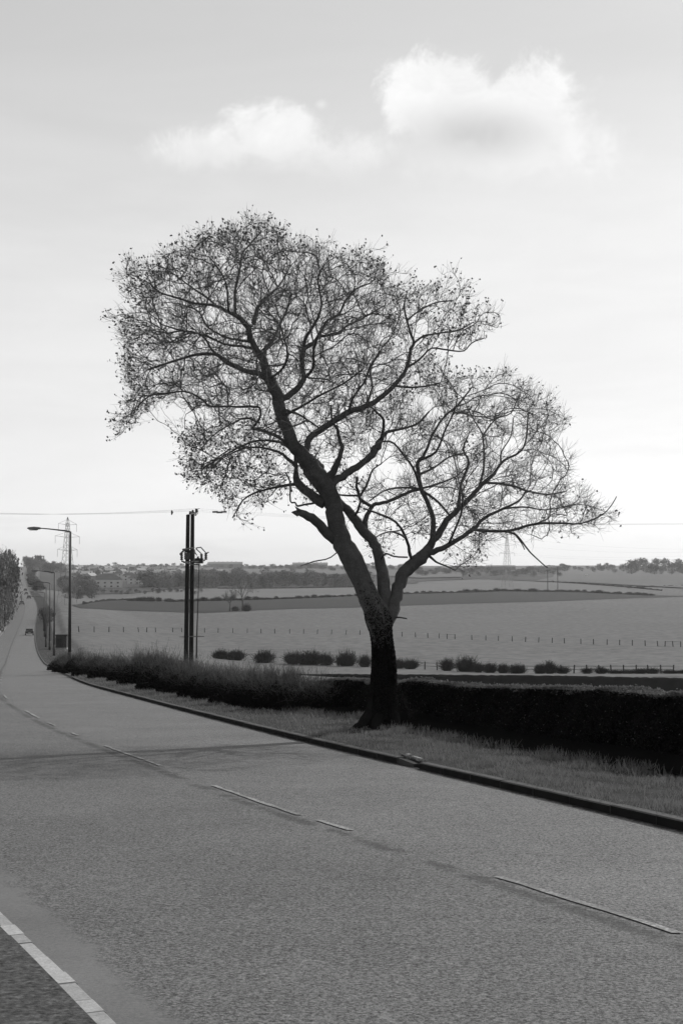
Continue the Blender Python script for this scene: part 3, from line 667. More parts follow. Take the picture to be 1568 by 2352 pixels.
def inside(x, y_, poly):
    c = np.zeros(len(x), bool); n = len(poly); j = n - 1
    for i in range(n):
        xi, yi = poly[i]; xj, yj = poly[j]
        c ^= ((yi > y_) != (yj > y_)) & (x < (xj - xi) * (y_ - yi) / (yj - yi + 1e-9) + xi); j = i
    return c
N = 52000
px = rng.uniform(255, 1440, N); py = rng.uniform(490, 1320, N); ok = inside(px, py, OUT)
for ox, oy in ((-15, 0), (15, 0), (0, -15), (-10, -11), (10, -11)): ok &= inside(px + ox, py + oy, OUT)
for hx, hy, ha, hb in HOLES:
    if ha: ok &= ~((((px - hx) / ha) ** 2 + ((py - hy) / hb) ** 2) < 1)
# thinner in the lower middle and around the big limbs' inner zone
dens = np.ones(N) * .80
dens[(px > 900) | (py > 1050)] = .5
inner = (px > 640) & (py > 1020) & (px < 980); dens[inner] = .28
dens[(py > 1210)] = .22
dens[(px < 880) & (py < 900)] = .9
dens[(px < 700) & (py < 900)] = 1.0
dens[(px < 640) & (py > 980) & (py < 1100)] = 1.0
cl_ = np.sin(px * .045 + 2 * np.sin(py * .021)) * np.sin(py * .052 + 1.7 * np.sin(px * .017)) + .6 * np.sin(px * .09 + py * .03) * np.sin(py * .1 - px * .02)
dens *= np.clip(.78 + .62 * cl_, .22, 1.25)
ok &= rng.random(N) < dens
px, py = px[ok], py[ok]
def depth_half(x, y_):
    a = ((x - 620) / 400) ** 2 + ((y_ - 820) / 340) ** 2; c = ((x - 1080) / 360) ** 2 + ((y_ - 1050) / 230) ** 2
    return 2.9 * np.sqrt(np.clip(1 - np.minimum(a, c), .05, 1))
dh = depth_half(px, py); dd = rng.uniform(-1, 1, len(px)) * dh + (px - 784) * .0012
K = int(min(len(px), 10800)); sel = rng.permutation(len(px))[:K]
cx_ = (px[sel] - 784) / FOC; cy_ = (1176 - py[sel]) / FOC; Yd = TY + dd[sel]
den = CP - cy_ * SP
A = np.stack([cx_ / den * Yd, Yd, EYE + (SP + cy_ * CP) / den * Yd], 1)
# growth starts anywhere along the traced wood above the first fork
startable = np.array([r < .14 for r in nrad]) & (nodes_np[:, 2] > tree_loc.z + 2.0)
stub_ids = set()
cnt = 0
for nm, W_ in limb_world.items():
    if nm in ('stub', 'D4', 'root1', 'root2', 'root3'): stub_ids.update(range(cnt, cnt + len(W_)))
    cnt += len(W_)
for i in stub_ids: startable[i] = False
G = nodes_np[startable]; gpar = np.full(len(G), -1); grow_r = np.zeros(len(G)); n0 = len(G)
STEP, KILL, INF = .085, .13, 1.5
alive = np.ones(len(A), bool); nd = np.full(len(A), 1e9); ni = np.zeros(len(A), int)
def upd(new, off):
    for s0 in range(0, len(new), 600):
        c = new[s0:s0 + 600]
        d = np.sqrt(np.maximum(((A[:, None, :] - c[None]) ** 2).sum(2), 0)) if len(c) < 40 else np.sqrt(np.maximum((A ** 2).sum(1)[:, None] + (c ** 2).sum(1)[None] - 2 * A @ c.T, 0))
        j = d.argmin(1); dm = d[np.arange(len(A)), j]; b_ = dm < nd
        nd[b_] = dm[b_]; ni[b_] = j[b_] + off + s0
allG = G.copy(); allP = gpar.copy()
_cl, _cr = np.array(P(655, 925, TY)), np.array(P(905, 1215, TY))
def outward(p):
    a = p - _cl; c = p - _cr; da = np.linalg.norm(a, axis=1, keepdims=True); dc = np.linalg.norm(c, axis=1, keepdims=True)
    xq = p[:, :1] / p[:, 1:2] * FOC + 784; yq_ = 1300 - (p[:, 2:3] - EYE) / p[:, 1:2] * FOC
    w = ss((xq - 860) + (yq_ - 950) * .9, -60, 90)           # which of the two crown lobes the wood belongs to
    v_ = a / da * (1 - w) + c / dc * w
    v_ = v_ * np.array([1, .8, 1]); return v_ / np.maximum(np.linalg.norm(v_, axis=1, keepdims=True), 1e-6)
def grow_into(n_it, step, kill, noise_, inertia):
    global alive, allG, allP
    nk = np.zeros(400000, int)
    for it in range(n_it):
        alive &= nd > kill
        act = alive & (nd < INF)
        if act.sum() < 20: break
        idx = ni[act]; vec = A[act] - allG[idx]; vec /= np.linalg.norm(vec, axis=1, keepdims=True)
        uniq, inv = np.unique(idx, return_inverse=True)
        acc = np.zeros((len(uniq), 3)); np.add.at(acc, inv, vec)
        free = nk[uniq] < 3; nk[uniq] += 1; alive[np.where(act)[0][~free[inv]]] = False; uniq, acc = uniq[free], acc[free]
        if not len(uniq): continue
        acc += rng.normal(scale=noise_, size=acc.shape) * np.linalg.norm(acc, axis=1, keepdims=True)
        hasp = allP[uniq] >= 0                               # keep some of the twig's own heading
        prev = np.zeros_like(acc)
        if hasp.any():
            pv_ = (allG[uniq] - allG[np.maximum(allP[uniq], 0)])[hasp]; prev[hasp] = pv_ / np.maximum(np.linalg.norm(pv_, axis=1, keepdims=True), 1e-6)
        acc = acc / np.maximum(np.linalg.norm(acc, axis=1, keepdims=True), 1e-6) + prev * inertia + outward(allG[uniq]) * TROP + np.array([0, 0, .05])
        acc /= np.maximum(np.linalg.norm(acc, axis=1, keepdims=True), 1e-6)
        new = allG[uniq] + acc * step
        off = len(allG); allG = np.concatenate([allG, new]); allP = np.concatenate([allP, uniq]); upd(new, off)
A_all = A
A = A_all[:1700]; alive = np.ones(len(A), bool); nd = np.full(len(A), 1e9); ni = np.zeros(len(A), int); upd(G, 0)
TROP = .75
grow_into(60, .12, .27, .42, .7)                            # secondary branches first
A = A_all[1700:]; alive = np.ones(len(A), bool); nd = np.full(len(A), 1e9); ni = np.zeros(len(A), int); upd(allG, 0); INF = .8
TROP = .60
grow_into(50, .075, .12, .42, .5)                           # then the twigs
# radii by the pipe model
NG = len(allG); rad2 = np.full(NG, 0.0); kids_n = np.zeros(NG, int)
for i in range(NG - 1, -1, -1):
    if rad2[i] == 0: rad2[i] = (.0031 if allG[i, 0] < .2 else .0027) ** 2.2
    if allP[i] >= 0: rad2[allP[i]] += rad2[i] * .95; kids_n[allP[i]] += 1
gr = rad2 ** (1 / 2.2)
i_ = np.arange(n0, NG); p_ = allP[i_]
r0 = np.minimum(gr[p_], gr[i_] * 1.25)
V1, F1 = prisms(allG[p_], allG[i_] + (allG[i_] - allG[p_]) * .08, r0, gr[i_], 4)
tag(link('twigs', mesh_np('twigs', V1 - np.array(tree_loc), F1, M_twig, True), tree), kind='stuff')
# fine end shoots
tips = i_[kids_n[i_] <= 1]
shoots0 = []; shoots1 = []; sr = []
rep = 5
src = np.repeat(tips, rep); src = src[rng.random(len(src)) < np.where(kids_n[src] == 0, .75, .26)]
hd = allG[src] - allG[allP[src]]; hd /= np.linalg.norm(hd, axis=1, keepdims=True)
d1 = hd * .55 + outward(allG[src]) * .5 + rng.normal(scale=.42, size=hd.shape) + np.array([0, 0, .22]); d1 /= np.linalg.norm(d1, axis=1, keepdims=True)
L1 = rng.uniform(.06, .17, (len(src), 1)); m1 = allG[src] + d1 * L1
d2 = d1 + rng.normal(scale=.22, size=hd.shape) + np.array([0, 0, .25]); d2 /= np.linalg.norm(d2, axis=1, keepdims=True)
m2 = m1 + d2 * L1 * rng.uniform(.6, 1.0, (len(src), 1))
Va, Fa = prisms(allG[src], m1, np.full(len(src), .0023), np.full(len(src), .0018)); Vb, Fb = prisms(m1, m2, np.full(len(src), .0018), np.full(len(src), .0010))
tag(link('end_shoots', mesh_np('end_shoots', np.concatenate([Va, Vb]) - np.array(tree_loc), np.concatenate([Fa, Fb + len(Va)]), M_twig), tree), kind='stuff')
# opening buds: many on the left and top of the crown, few on the right
xw = m2[:, 0] / m2[:, 1] * FOC + 784
yw = 1300 - (m2[:, 2] - EYE) / m2[:, 1] * FOC
rim = np.minimum(((xw - 640) / 400) ** 2 + ((yw - 820) / 330) ** 2, ((xw - 1060) / 330) ** 2 + ((yw - 1050) / 210) ** 2)
pb = np.where(xw < 1130, .04 + .26 * ss(rim, .35, .95), .02 + .08 * ss(rim, .4, .95)) + .18 * ((xw < 660) & (yw > 960))
bsel = rng.random(len(m2)) < pb; bc = m2[bsel]
bc = np.concatenate([bc + rng.normal(scale=.012, size=bc.shape) for _ in range(3)])
VB, FB = leaves(bc, rng.uniform(.010, .026, (len(bc), 1)), asp=.8)
tag(link('buds', mesh_np('buds', VB - np.array(tree_loc), FB, M_bud), tree), kind='stuff')
print('tree nodes', NG, 'shoots', len(src), 'buds', len(bc))
# small snag on the bole
b = MB(); p0 = P(905, 1418, TY - .1) - tree_loc; p1 = P(934, 1421, TY - .25) - tree_loc; b.tube([p0, (p0 + p1) / 2 + Vector((0, 0, .01)), p1], [.02, .013, .012], 6); b.build('snag', M_bark, tree)

# ivy from the right edge, spread over the bole to paint its shade
M_ivy = mat('ivy_leaf', .009, .35, 9, .7, spec=.06, transl=.15)
iv = []
TW = limb_world['trunk']
zs = np.array([p.z for p, r in TW]); 
for k in range(34000):
    hh = tree_loc.z + 2.7 * random.random() ** 1.0
    j = int(np.clip(np.searchsorted(zs, hh), 1, len(zs) - 1)); t = (hh - zs[j - 1]) / max(zs[j] - zs[j - 1], 1e-6); c = TW[j - 1][0].lerp(TW[j][0], t); r = TW[j - 1][1] * (1 - t) + TW[j][1] * t
    a = random.uniform(0, 2 * math.pi); h01 = (hh - tree_loc.z) / 2.7
    right = math.cos(a) > .2 and math.sin(a) > -.6
    rr = r * 1.03 + random.random() * (.04 if right else .012) * (1.3 - h01)
    if random.random() < ss(h01, .40, 1.0) ** .7: continue
    iv.append((c.x + math.cos(a) * rr, c.y + math.sin(a) * rr, hh))
for k in range(420):                                      # trailing sprays at the right of the foot
    t = random.random(); c = P(925 + 22 * t, 1600 + 55 * t, TY - .1); iv.append((c.x + random.gauss(0, .03), c.y + random.gauss(0, .08), c.z + random.gauss(0, .04)))
iv = np.array(iv); VI, FI = leaves(iv, rng.uniform(.009, .018, (len(iv), 1)), asp=.8)
ivy = empty('ivy', tree_loc, 'ivy on the lower trunk of the tall leaning tree, spread and blackened for its shade', 'ivy')
tag(link('leaves', mesh_np('leaves', VI - np.array(tree_loc), FI, M_ivy), ivy), kind='stuff')
seg = [(p, r) for p, r in TW if p.z - tree_loc.z < 1.45 and p.z > tree_loc.z - .3]
b = MB(); n = 22; b.tube([p - tree_loc for p, r in seg], [r for p, r in seg], n, False)
for i, (p, r) in enumerate(seg):
    for k in range(n):
        v = Vector(b.v[i * n + k]); c = p - tree_loc; hgt = max(0.0, c.z); d = v - c
        f = .05 * math.sin(k / n * 2 * math.pi * 5 + hgt * .9) * (1 + 2.2 * math.exp(-hgt * 3)) + .03 * math.sin(k * 2.1 + hgt * 7)
        dz_ = (.22 * math.sin(k * 1.9) + .2 * math.sin(k * .8 + 1) + .1 * math.sin(k * 4.1)) * (i == len(seg) - 1)
        b.v[i * n + k] = tuple(c + d * (1 + f) * 1.015 + Vector((0, 0, dz_)))
b.build('shade_sleeve', mat('trunk_shade', .007, .4, 14, .95, bump=.01, bscale=30, spec=0), ivy, True)  # added dark sleeve that paints the shade of the lower trunk

# ------------------------------------------------------------------ the clipped hedge behind the verge
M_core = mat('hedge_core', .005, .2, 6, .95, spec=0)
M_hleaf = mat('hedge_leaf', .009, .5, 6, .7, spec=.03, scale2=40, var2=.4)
HT = [1652, 1625, 1600, 1592, 1587, 1578, 1574, 1570, 1566, 1563, 1560, 1556]
hb = []
for q_ in HB:
    p_ = gp(*q_); x_, y_ = p_.x + .95, p_.y + .30; hb.append(Vector((x_, y_, float(g(x_, y_)))))
hz = [P(784 + hb[i].x / hb[i].y * FOC, float(np.interp(784 + hb[i].x / hb[i].y * FOC, [q[0] for q in HB[::-1]], HT[::-1])), hb[i].y).z for i in range(len(hb))]
hl = [0]
for i in range(1, len(hb)): hl.append(hl[-1] + (hb[i].xy - hb[i - 1].xy).length)
hl = np.array(hl); hx = np.array([p.x for p in hb]); hy = np.array([p.y for p in hb]); hz = np.array(hz)
hx = np.convolve(np.pad(hx, 1, 'edge'), [.25, .5, .25], 'valid'); hx[0] = hb[0].x
hy = np.convolve(np.pad(hy, 1, 'edge'), [.25, .5, .25], 'valid'); hy[0] = hb[0].y
_i = hz - g(hx, hy); print('hedge heights', np.round(_i, 2), 'Y', np.round(hy, 1), 'X', np.round(hx, 1), 'tree', tuple(tb), 'gully', gully)
HW = 0.36
def hedge_frame(t):
    x = np.interp(t, hl, hx); y_ = np.interp(t, hl, hy); e = .4
    dx_ = np.interp(t + e, hl, hx) - np.interp(t - e, hl, hx); dy_ = np.interp(t + e, hl, hy) - np.interp(t - e, hl, hy)
    n_ = np.sqrt(dx_ ** 2 + dy_ ** 2) + 1e-9; nx, ny = dy_ / n_, -dx_ / n_
    return x, y_, nx, ny, np.interp(t, hl, hz)
def lump(t, w): return .05 * np.sin(t * 2.3 + w * 3) + .035 * np.sin(t * 5.1 + w * 7 + 1) + .02 * np.sin(t * 11 + w * 13)
hedge = empty('clipped_hedge', (hx[5], hy[5], float(g(hx[5], hy[5]))), 'long clipped dark hedge with a flat top behind the bare tree', 'hedge')
HO = np.array(hedge.location)
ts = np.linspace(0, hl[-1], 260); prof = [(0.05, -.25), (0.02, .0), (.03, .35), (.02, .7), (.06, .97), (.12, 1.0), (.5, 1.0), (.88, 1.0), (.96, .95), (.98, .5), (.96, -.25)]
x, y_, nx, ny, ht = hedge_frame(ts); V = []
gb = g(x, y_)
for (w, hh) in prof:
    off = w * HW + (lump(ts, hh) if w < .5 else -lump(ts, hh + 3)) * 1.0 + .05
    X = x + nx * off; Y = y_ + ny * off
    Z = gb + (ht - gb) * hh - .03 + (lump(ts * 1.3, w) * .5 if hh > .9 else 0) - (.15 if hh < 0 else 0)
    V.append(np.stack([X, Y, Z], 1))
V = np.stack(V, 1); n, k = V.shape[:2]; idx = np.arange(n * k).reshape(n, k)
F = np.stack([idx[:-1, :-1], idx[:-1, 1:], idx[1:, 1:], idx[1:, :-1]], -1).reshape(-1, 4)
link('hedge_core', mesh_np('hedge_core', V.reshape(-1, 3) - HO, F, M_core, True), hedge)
def hedge_leaves(n, face):
    t = hl[-1] * rng.random(n); x, y_, nx, ny, ht = hedge_frame(t); gb = g(x, y_)
    if face == 'front': hh = rng.random(n) ** .85; off = .03 + lump(t, hh) + rng.normal(scale=.035, size=n)
    else:
        w = rng.random(n); hh = np.ones(n); off = .05 + w * (HW - .05)
    X = x + nx * off; Y = y_ + ny * off
    Z = gb + (ht - gb) * hh + (rng.normal(scale=.012, size=n) + lump(t * 1.3, off / HW) * .5 if face == 'top' else 0)
    if face == 'top':
        sprig = rng.random(n) < .05; Z = Z + np.where(sprig, rng.uniform(0, .04, n), 0)
    return np.stack([X, Y, Z], 1)
c1 = hedge_leaves(70000, 'front')
VL, FL = leaves(c1, rng.uniform(.014, .030, (len(c1), 1)), asp=.6)
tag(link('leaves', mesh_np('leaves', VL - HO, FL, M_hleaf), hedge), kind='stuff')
c3 = hedge_leaves(1300, 'front'); VL, FL = leaves(c3 - np.array([.03, .02, 0]), rng.uniform(.008, .020, (len(c3), 1)), asp=.6)
tag(link('lit_leaves', mesh_np('lit_leaves', VL - HO, FL, mat('lit_hedge_leaf', .07, .4, 6, .7, spec=.1)), hedge), kind='stuff')  # lighter leaf copies paint flecks of light on the hedge face
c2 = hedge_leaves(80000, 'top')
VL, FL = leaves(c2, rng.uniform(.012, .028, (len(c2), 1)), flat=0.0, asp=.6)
tag(link('sunlit_top_leaves', mesh_np('sunlit_top_leaves', VL - HO, FL, mat('sunlit_hedge_top', .15, .3, 5, .8, spec=.1, scale2=30, var2=.4, transl=.25)), hedge), 'clipped top surface of the hedge, coloured pale as sunlit', kind='stuff')  # top coloured far paler than the face to paint sunlight on it
# near-black strip painting the shadow at the foot of hedge and scrub
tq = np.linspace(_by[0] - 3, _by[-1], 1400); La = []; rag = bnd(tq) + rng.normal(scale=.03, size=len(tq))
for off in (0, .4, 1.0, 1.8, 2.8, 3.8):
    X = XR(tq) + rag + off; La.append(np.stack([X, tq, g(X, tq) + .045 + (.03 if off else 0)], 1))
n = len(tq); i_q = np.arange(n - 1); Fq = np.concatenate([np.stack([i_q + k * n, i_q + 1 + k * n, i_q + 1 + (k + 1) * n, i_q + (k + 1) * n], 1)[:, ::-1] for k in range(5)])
tag(link('hedge_shade_strip', mesh_np('hedge_shade_strip', np.concatenate(La), Fq, mat('painted_hedge_shade', .006, .3, 8, .95, spec=0))), kind='structure')
# longer tufts along the verge's back edge
t = rng.uniform(_by[0], 45, 9000); X = XR(t) + bnd(t) - rng.random(len(t)) ** 1.5 * .35 + .03
keep = rng.random(len(t)) < .45 + .45 * np.sin(t * 2.3) * np.sin(t * .9); t, X = t[keep], X[keep]
p0 = np.stack([X, t, g(X, t)], 1); p1 = p0 + np.stack([rng.normal(scale=.04, size=len(t)), rng.normal(scale=.04, size=len(t)), rng.uniform(.05, .15, len(t))], 1)
Vg, Fg = prisms(p0, p1, np.full(len(t), .004), np.full(len(t), .0012))
tag(link('rank_grass', mesh_np('rank_grass', Vg, Fg, M_blade)), 'longer dry grass along the foot of the clipped hedge', 'grass', kind='stuff')

# ------------------------------------------------------------------ scrub between verge and field (left of the tree)
M_scrub_shaded = mat('scrub_shaded_stem', .010, .3, 3, .9, spec=.05)  # lower stems coloured darker than the shoots to paint their shade
M_scrub_twig = mat('scrub_twig', .085, .3, 3, .9, spec=.1)
M_scrub_leaf = mat('bramble_leaf', .006, .4, 4, .8, spec=.02)
def scrub_meshes(seed):
    r = np.random.default_rng(seed); n = 1500
    a = r.uniform(0, 2 * math.pi, n); el = r.uniform(.15, 1.45, n); L = r.uniform(.6, 1.08, n) * (1 + .12 * np.sin(a * 3 + seed))
    bx = r.normal(scale=.22, size=(n, 2)); p0 = np.stack([bx[:, 0], bx[:, 1], r.uniform(-.15, .2, n)], 1)
    d = np.stack([np.cos(a) * np.cos(el), np.sin(a) * np.cos(el), np.sin(el)], 1)
    pm = p0 + d * (L * .55)[:, None] * np.array([.9, .9, 1.0]); p1 = pm + (d + r.normal(scale=.55, size=d.shape) + np.array([0, 0, -.15])) * (L * .34)[:, None]
    V1, F1 = prisms(p0, pm, np.full(n, .010), np.full(n, .006)); V2, F2 = prisms(pm, p1, np.full(n, .005), np.full(n, .0022))
    s0 = pm + (p1 - pm) * r.random((n, 1)); s1 = s0 + r.normal(scale=.13, size=d.shape) + np.array([0, 0, .07]); V3, F3 = prisms(s0, s1, np.full(n, .0032), np.full(n, .0015))
    up = np.where(el > .72)[0]; kp = lambda F: F[np.isin(F[:, 0] // 6, up)]
    F2, F3 = kp(F2), kp(F3)
    Vs = np.concatenate([V2, V3]); Fs = np.concatenate([F2, F3 + len(V2)])
    m = 11000; a = r.uniform(0, 2 * math.pi, m); el = np.arcsin(r.random(m) ** 1.5); rr = r.random(m) ** .35 * (.98 + .12 * np.sin(a * 4 + seed))
    c = np.stack([np.cos(a) * np.cos(el) * rr, np.sin(a) * np.cos(el) * rr, np.sin(el) * rr * .66 - .02 + np.abs(r.normal(scale=.04, size=m))], 1)
    VL, FL = leaves(c, r.uniform(.020, .04, (m, 1)))
    m1 = mesh_np('scrub_shoots', Vs, Fs, M_scrub_twig); m2 = mesh_np('scrub_leaves', VL, FL, M_scrub_leaf)
    return m1, m2, mesh_np('scrub_stems', V1, F1, M_scrub_shaded)
SM = [scrub_meshes(s) for s in (1, 2, 3, 4)]
def scrub_thing(loc, sx, sz, i, label, group, name='scrub_bush', cat='bush', mats=None):
    o = empty(name, loc, label, cat, group, rz=random.uniform(0, 6.28)); o.scale = (sx, sx, sz)
    tag(link('upper_shoots', SM[i % 4][0], o), kind='stuff'); tag(link('foliage', SM[i % 4][1], o), kind='stuff'); tag(link('stems', SM[i % 4][2], o), kind='stuff'); return o
SC = [(158, 1543, 1503, 'low bramble bush right behind the nearest lamp post'),
      (205, 1551, 1496, 'bramble bush with bare twigs, just right of the nearest lamp post'),
      (250, 1557, 1495, 'second bramble bush right of the nearest lamp post'),
      (296, 1562, 1493, 'bramble bush left of the tallest twiggy scrub clump'),
      (340, 1570, 1481, 'tallest twiggy scrub clump between the lamp post and the double pole'),
      (382, 1582, 1488, 'scrub bush left of the foot of the double pole'),
      (424, 1590, 1504, 'scrub bush in front of the foot of the double pole'),
      (466, 1599, 1512, 'scrub bush right of the foot of the double pole'),
      (508, 1606, 1519, 'twiggy scrub bush behind the pale stone at the verge edge'),
      (552, 1614, 1521, 'twiggy scrub bush right of the pale stone at the verge edge'),
      (596, 1621, 1521, 'pale-twigged scrub bush midway between double pole and bare tree'),
      (640, 1627, 1520, 'wide pale-twigged scrub bush left of the end of the clipped hedge'),
      (686, 1631, 1526, 'scrub bush growing against the end of the clipped hedge'),
      (728, 1634, 1535, 'rightmost scrub bush, leaning over the clipped hedge')]
for i, (x, yb, yt, lab) in enumerate(SC):
    p = gp(x, yb); hgt = (yb - yt) / FOC * p.y; w = size_at(34, p.y) * 1.05
    w = max(w, hgt * .75)
    a, _ = ray(x, yb); Y = p.y + w * .8; q = Vector((a * Y, Y, float(g(a * Y, Y))))
    top = P(x, yt, Y).z; scrub_thing(q, w, max(top - q.z, .6) * (.72 if x < 300 else .82), i, lab, 'scrub bushes along the back of the verge')
for i, (x, yb, yt) in enumerate([(150, 1528, 1500), (180, 1535, 1497), (226, 1540, 1499), (272, 1545, 1501), (320, 1548, 1497), (362, 1560, 1497), (404, 1565, 1508), (446, 1575, 1512), (490, 1585, 1524), (532, 1592, 1528), (576, 1598, 1530), (622, 1600, 1530), (668, 1600, 1532)]):
    p = gp(x, yb + 12); w = size_at(36, p.y) * 1.1; a, _ = ray(x, yb); Y = p.y + w * 1.6 + 1.5; q = Vector((a * Y, Y, float(g(a * Y, Y)))); top = P(x, yt, Y).z
    scrub_thing(q, w, max(top - q.z, .6), i + 1, 'dark bramble bush, %s from the left in the back row of scrub' % ORD[i], 'back row of scrub bushes')
# pale stone at the verge edge
sp_ = gp(515, 1596); me = bpy.data.meshes.new('boulder'); bm = bmesh.new(); bmesh.ops.create_icosphere(bm, subdivisions=3, radius=1)
for v_ in bm.verts: v_.co *= 1 + .12 * math.sin(v_.co.x * 5 + 1) * math.sin(v_.co.z * 4 + v_.co.y * 3); v_.co.z *= .8
bm.to_mesh(me); bm.free(); me.materials.append(mat('pale_stone', .16, .2, 4, .9, bump=.02, bscale=8)); me.polygons.foreach_set('use_smooth', [True] * len(me.polygons))
o = link('boulder', me, loc=sp_ + Vector((0, 0, .12))); o.scale = (.17, .16, .19); tag(o, 'small pale rounded stone at the back edge of the verge in front of the scrub', 'stone')

# ------------------------------------------------------------------ the second, lower hedge on the valley side, bushes and rail fence
M_far_hedge = mat('valley_hedge', .016, .3, .8, .95, spec=0)
def run_hedge(name, pts, wid, m, label, leafn=0, leafsize=.1, cat='hedge'):
    """pts: list of (x, y, ztop)"""
    b = MB(); V = []
    for i, (x, y_, zt) in enumerate(pts):
        z0 = float(g(x, y_)) - .3
        jit = lambda a: random.uniform(-a, a)
        for (w, z) in ((0, z0), (jit(.05), z0 + (zt - z0) * .9), (wid * .15, zt + jit(.06)), (wid * .85, zt + jit(.06)), (wid, z0 + (zt - z0) * .9), (wid, z0)): V.append((x, y_ + w, z))
    n = len(pts); idx = np.arange(n * 6).reshape(n, 6); F = np.stack([idx[:-1, :-1], idx[:-1, 1:], idx[1:, 1:], idx[1:, :-1]], -1).reshape(-1, 4)[:, ::-1]
    o = link(name, mesh_np(name, V, F, m)); return tag(o, label, cat)
pts = []
for xq in np.linspace(560, 1800, 160):
    yt = np.interp(xq, [560, 780, 1000, 1150, 1334, 1568, 1800], [1550, 1549, 1551, 1552, 1554, 1559, 1565]); p = P(xq, yt, 186.5); pts.append((p.x, p.y, p.z))
run_hedge('valley_hedge', pts, 1.2, M_far_hedge, 'long straight dark hedge in the valley, above the top of the clipped roadside hedge')
M_bush_twig = mat('bush_twig', .028, .3, 3, .95, spec=0); M_bush_leaf = mat('bush_spray', .02, .3, 3, .95, spec=0)
def bush_mesh(seed, n=700, stem=.022):
    r = np.random.default_rng(seed); a = r.uniform(0, 2 * math.pi, n); el = r.uniform(.3, 1.5, n); L = r.uniform(.28, 1.12, n) ** .9 * (1 + .22 * np.sin(a * 2 + seed) + .12 * np.sin(a * 5 + seed * 2))
    d = np.stack([np.cos(a) * np.cos(el), np.sin(a) * np.cos(el), np.sin(el)], 1); p0 = np.zeros((n, 3)); p0[:, :2] = r.normal(scale=.2, size=(n, 2)) * np.array([1.6, .8]); p0[:, 2] = r.uniform(-.05, .35, n)
    p1 = p0 + d * L[:, None] * np.array([1, 1, .72]); V1, F1 = prisms(p0, p1, np.full(n, stem), np.full(n, stem * .35))
    s0 = p0 + (p1 - p0) * r.uniform(.35, 1, (n, 1)); s1 = s0 + r.normal(scale=.17, size=(n, 3)) + np.array([0, 0, .1]); V2, F2 = prisms(s0, s1, np.full(n, stem * .5), np.full(n, stem * .2))
    return mesh_np('bush_twigs', np.concatenate([V1, V2]), np.concatenate([F1, F2 + len(V1)]), M_bush_twig)
def spray_mesh(seed, n=110, sz=.05):
    r = np.random.default_rng(seed); a = r.uniform(0, 2 * math.pi, n); el = np.arcsin(r.random(n)); rr = r.random(n) ** .8 * .75
    c = np.stack([np.cos(a) * np.cos(el) * rr, np.sin(a) * np.cos(el) * rr, .28 + np.sin(el) * rr * .6], 1)
    V, F = leaves(c, r.uniform(sz * .6, sz * 1.5, (n, 1))); return mesh_np('bush_spray', V, F, M_bush_leaf)
BM = [(bush_mesh(s), spray_mesh(s + 50)) for s in (11, 12, 13)]
def valley_bush(x, yb, w, yt, i, label, group, Yfix=None, name='hedgerow_bush'):
    p = gp(x, yb)
    if Yfix: a, _ = ray(x, yb); p = Vector((a * Yfix, Yfix, float(g(a * Yfix, Yfix))))
    o = empty(name, p, label, 'bush', group, rz=random.uniform(0, 6.28)); sx = size_at(w * .56, p.y); sz = max(P(x, yt, p.y).z - p.z, .5) * 1.05
    o.scale = (sx, sx, sz * 1.02)
    tag(link('stems', BM[i % 3][0], o), kind='stuff'); tag(link('twig_spray', BM[i % 3][1], o), kind='stuff'); return o
row_y = lambda x: float(np.interp(x, [440, 505, 607, 700, 800, 935, 1100, 1255, 1480, 1568, 1700], [1508, 1513, 1522, 1526, 1530, 1536, 1544, 1549, 1554, 1558, 1563]))
ROW = [(505, 34, 1493), (540, 44, 1494), (607, 50, 1496), (672, 44, 1499), (712, 60, 1496), (748, 34, 1502), (794, 44, 1498), (838, 32, 1505), (915, 30, 1515), (942, 40, 1515), (1026, 32, 1514), (1070, 50, 1510), (1098, 30, 1524), (1124, 46, 1524), (1156, 34, 1526), (1186, 38, 1527), (1240, 34, 1526), (1262, 46, 1521), (1290, 36, 1531), (1347, 34, 1534), (1380, 38, 1533), (1412, 36, 1539), (1440, 36, 1540), (1468, 42, 1537), (1496, 36, 1535), (1538, 38, 1541), (1568, 30, 1545), (1610, 40, 1540), (1660, 44, 1545)]
for i, (x, w, yt) in enumerate(ROW):
    valley_bush(x, row_y(x), w * random.uniform(.85, 1.15), yt, i, 'dark leafless bush, %s from the left in the row along the valley rail fence' % ORD[i], 'bushes along the valley rail fence', Yfix=max(gp(x, min(row_y(x), 1547)).y, 200))
M_wood = mat('fence_timber', .06, .2, 3, .9)
M_fpost = mat('field_post_timber', .03, .2, 3, .9)
def fence(name, line, label, ph, pw, rails, rw, m, railsegs=None, cat='fence', lean=.05):
    """line: world points of the posts"""
    fo = empty(name, line[0], label, cat); o = Vector(line[0])
    b = MB(); b.box((0, 0, ph / 2 - .2), (pw, pw, ph + .4), 0, .92); me = b.mesh('post', m)
    for p in line: link('post', me, fo, loc=Vector(p) - o, rot=(random.gauss(0, lean), random.gauss(0, lean), random.random()))
    for i in range(len(line) - 1):
        if railsegs is not None and i not in railsegs: continue
        a_, b_ = Vector(line[i]) - o, Vector(line[i + 1]) - o
        for rz_ in rails:
            q = MB(); q.tube([a_ + Vector((0, -pw * .5, rz_)), b_ + Vector((0, -pw * .5, rz_))], rw, 4); q.build('rail', m, fo)
    return fo
fl = []
for x in np.arange(690, 1560, 28.5):
    Y = max(gp(x, min(row_y(x), 1547)).y, 199) + 1.2; a, _ = ray(x, 1540); fl.append((a * Y, Y, float(g(a * Y, Y))))
fence('rail_fence', fl, 'timber post and rail fence running through the row of valley bushes', 1.25, .16, (.55, 1.05), .045, M_wood)
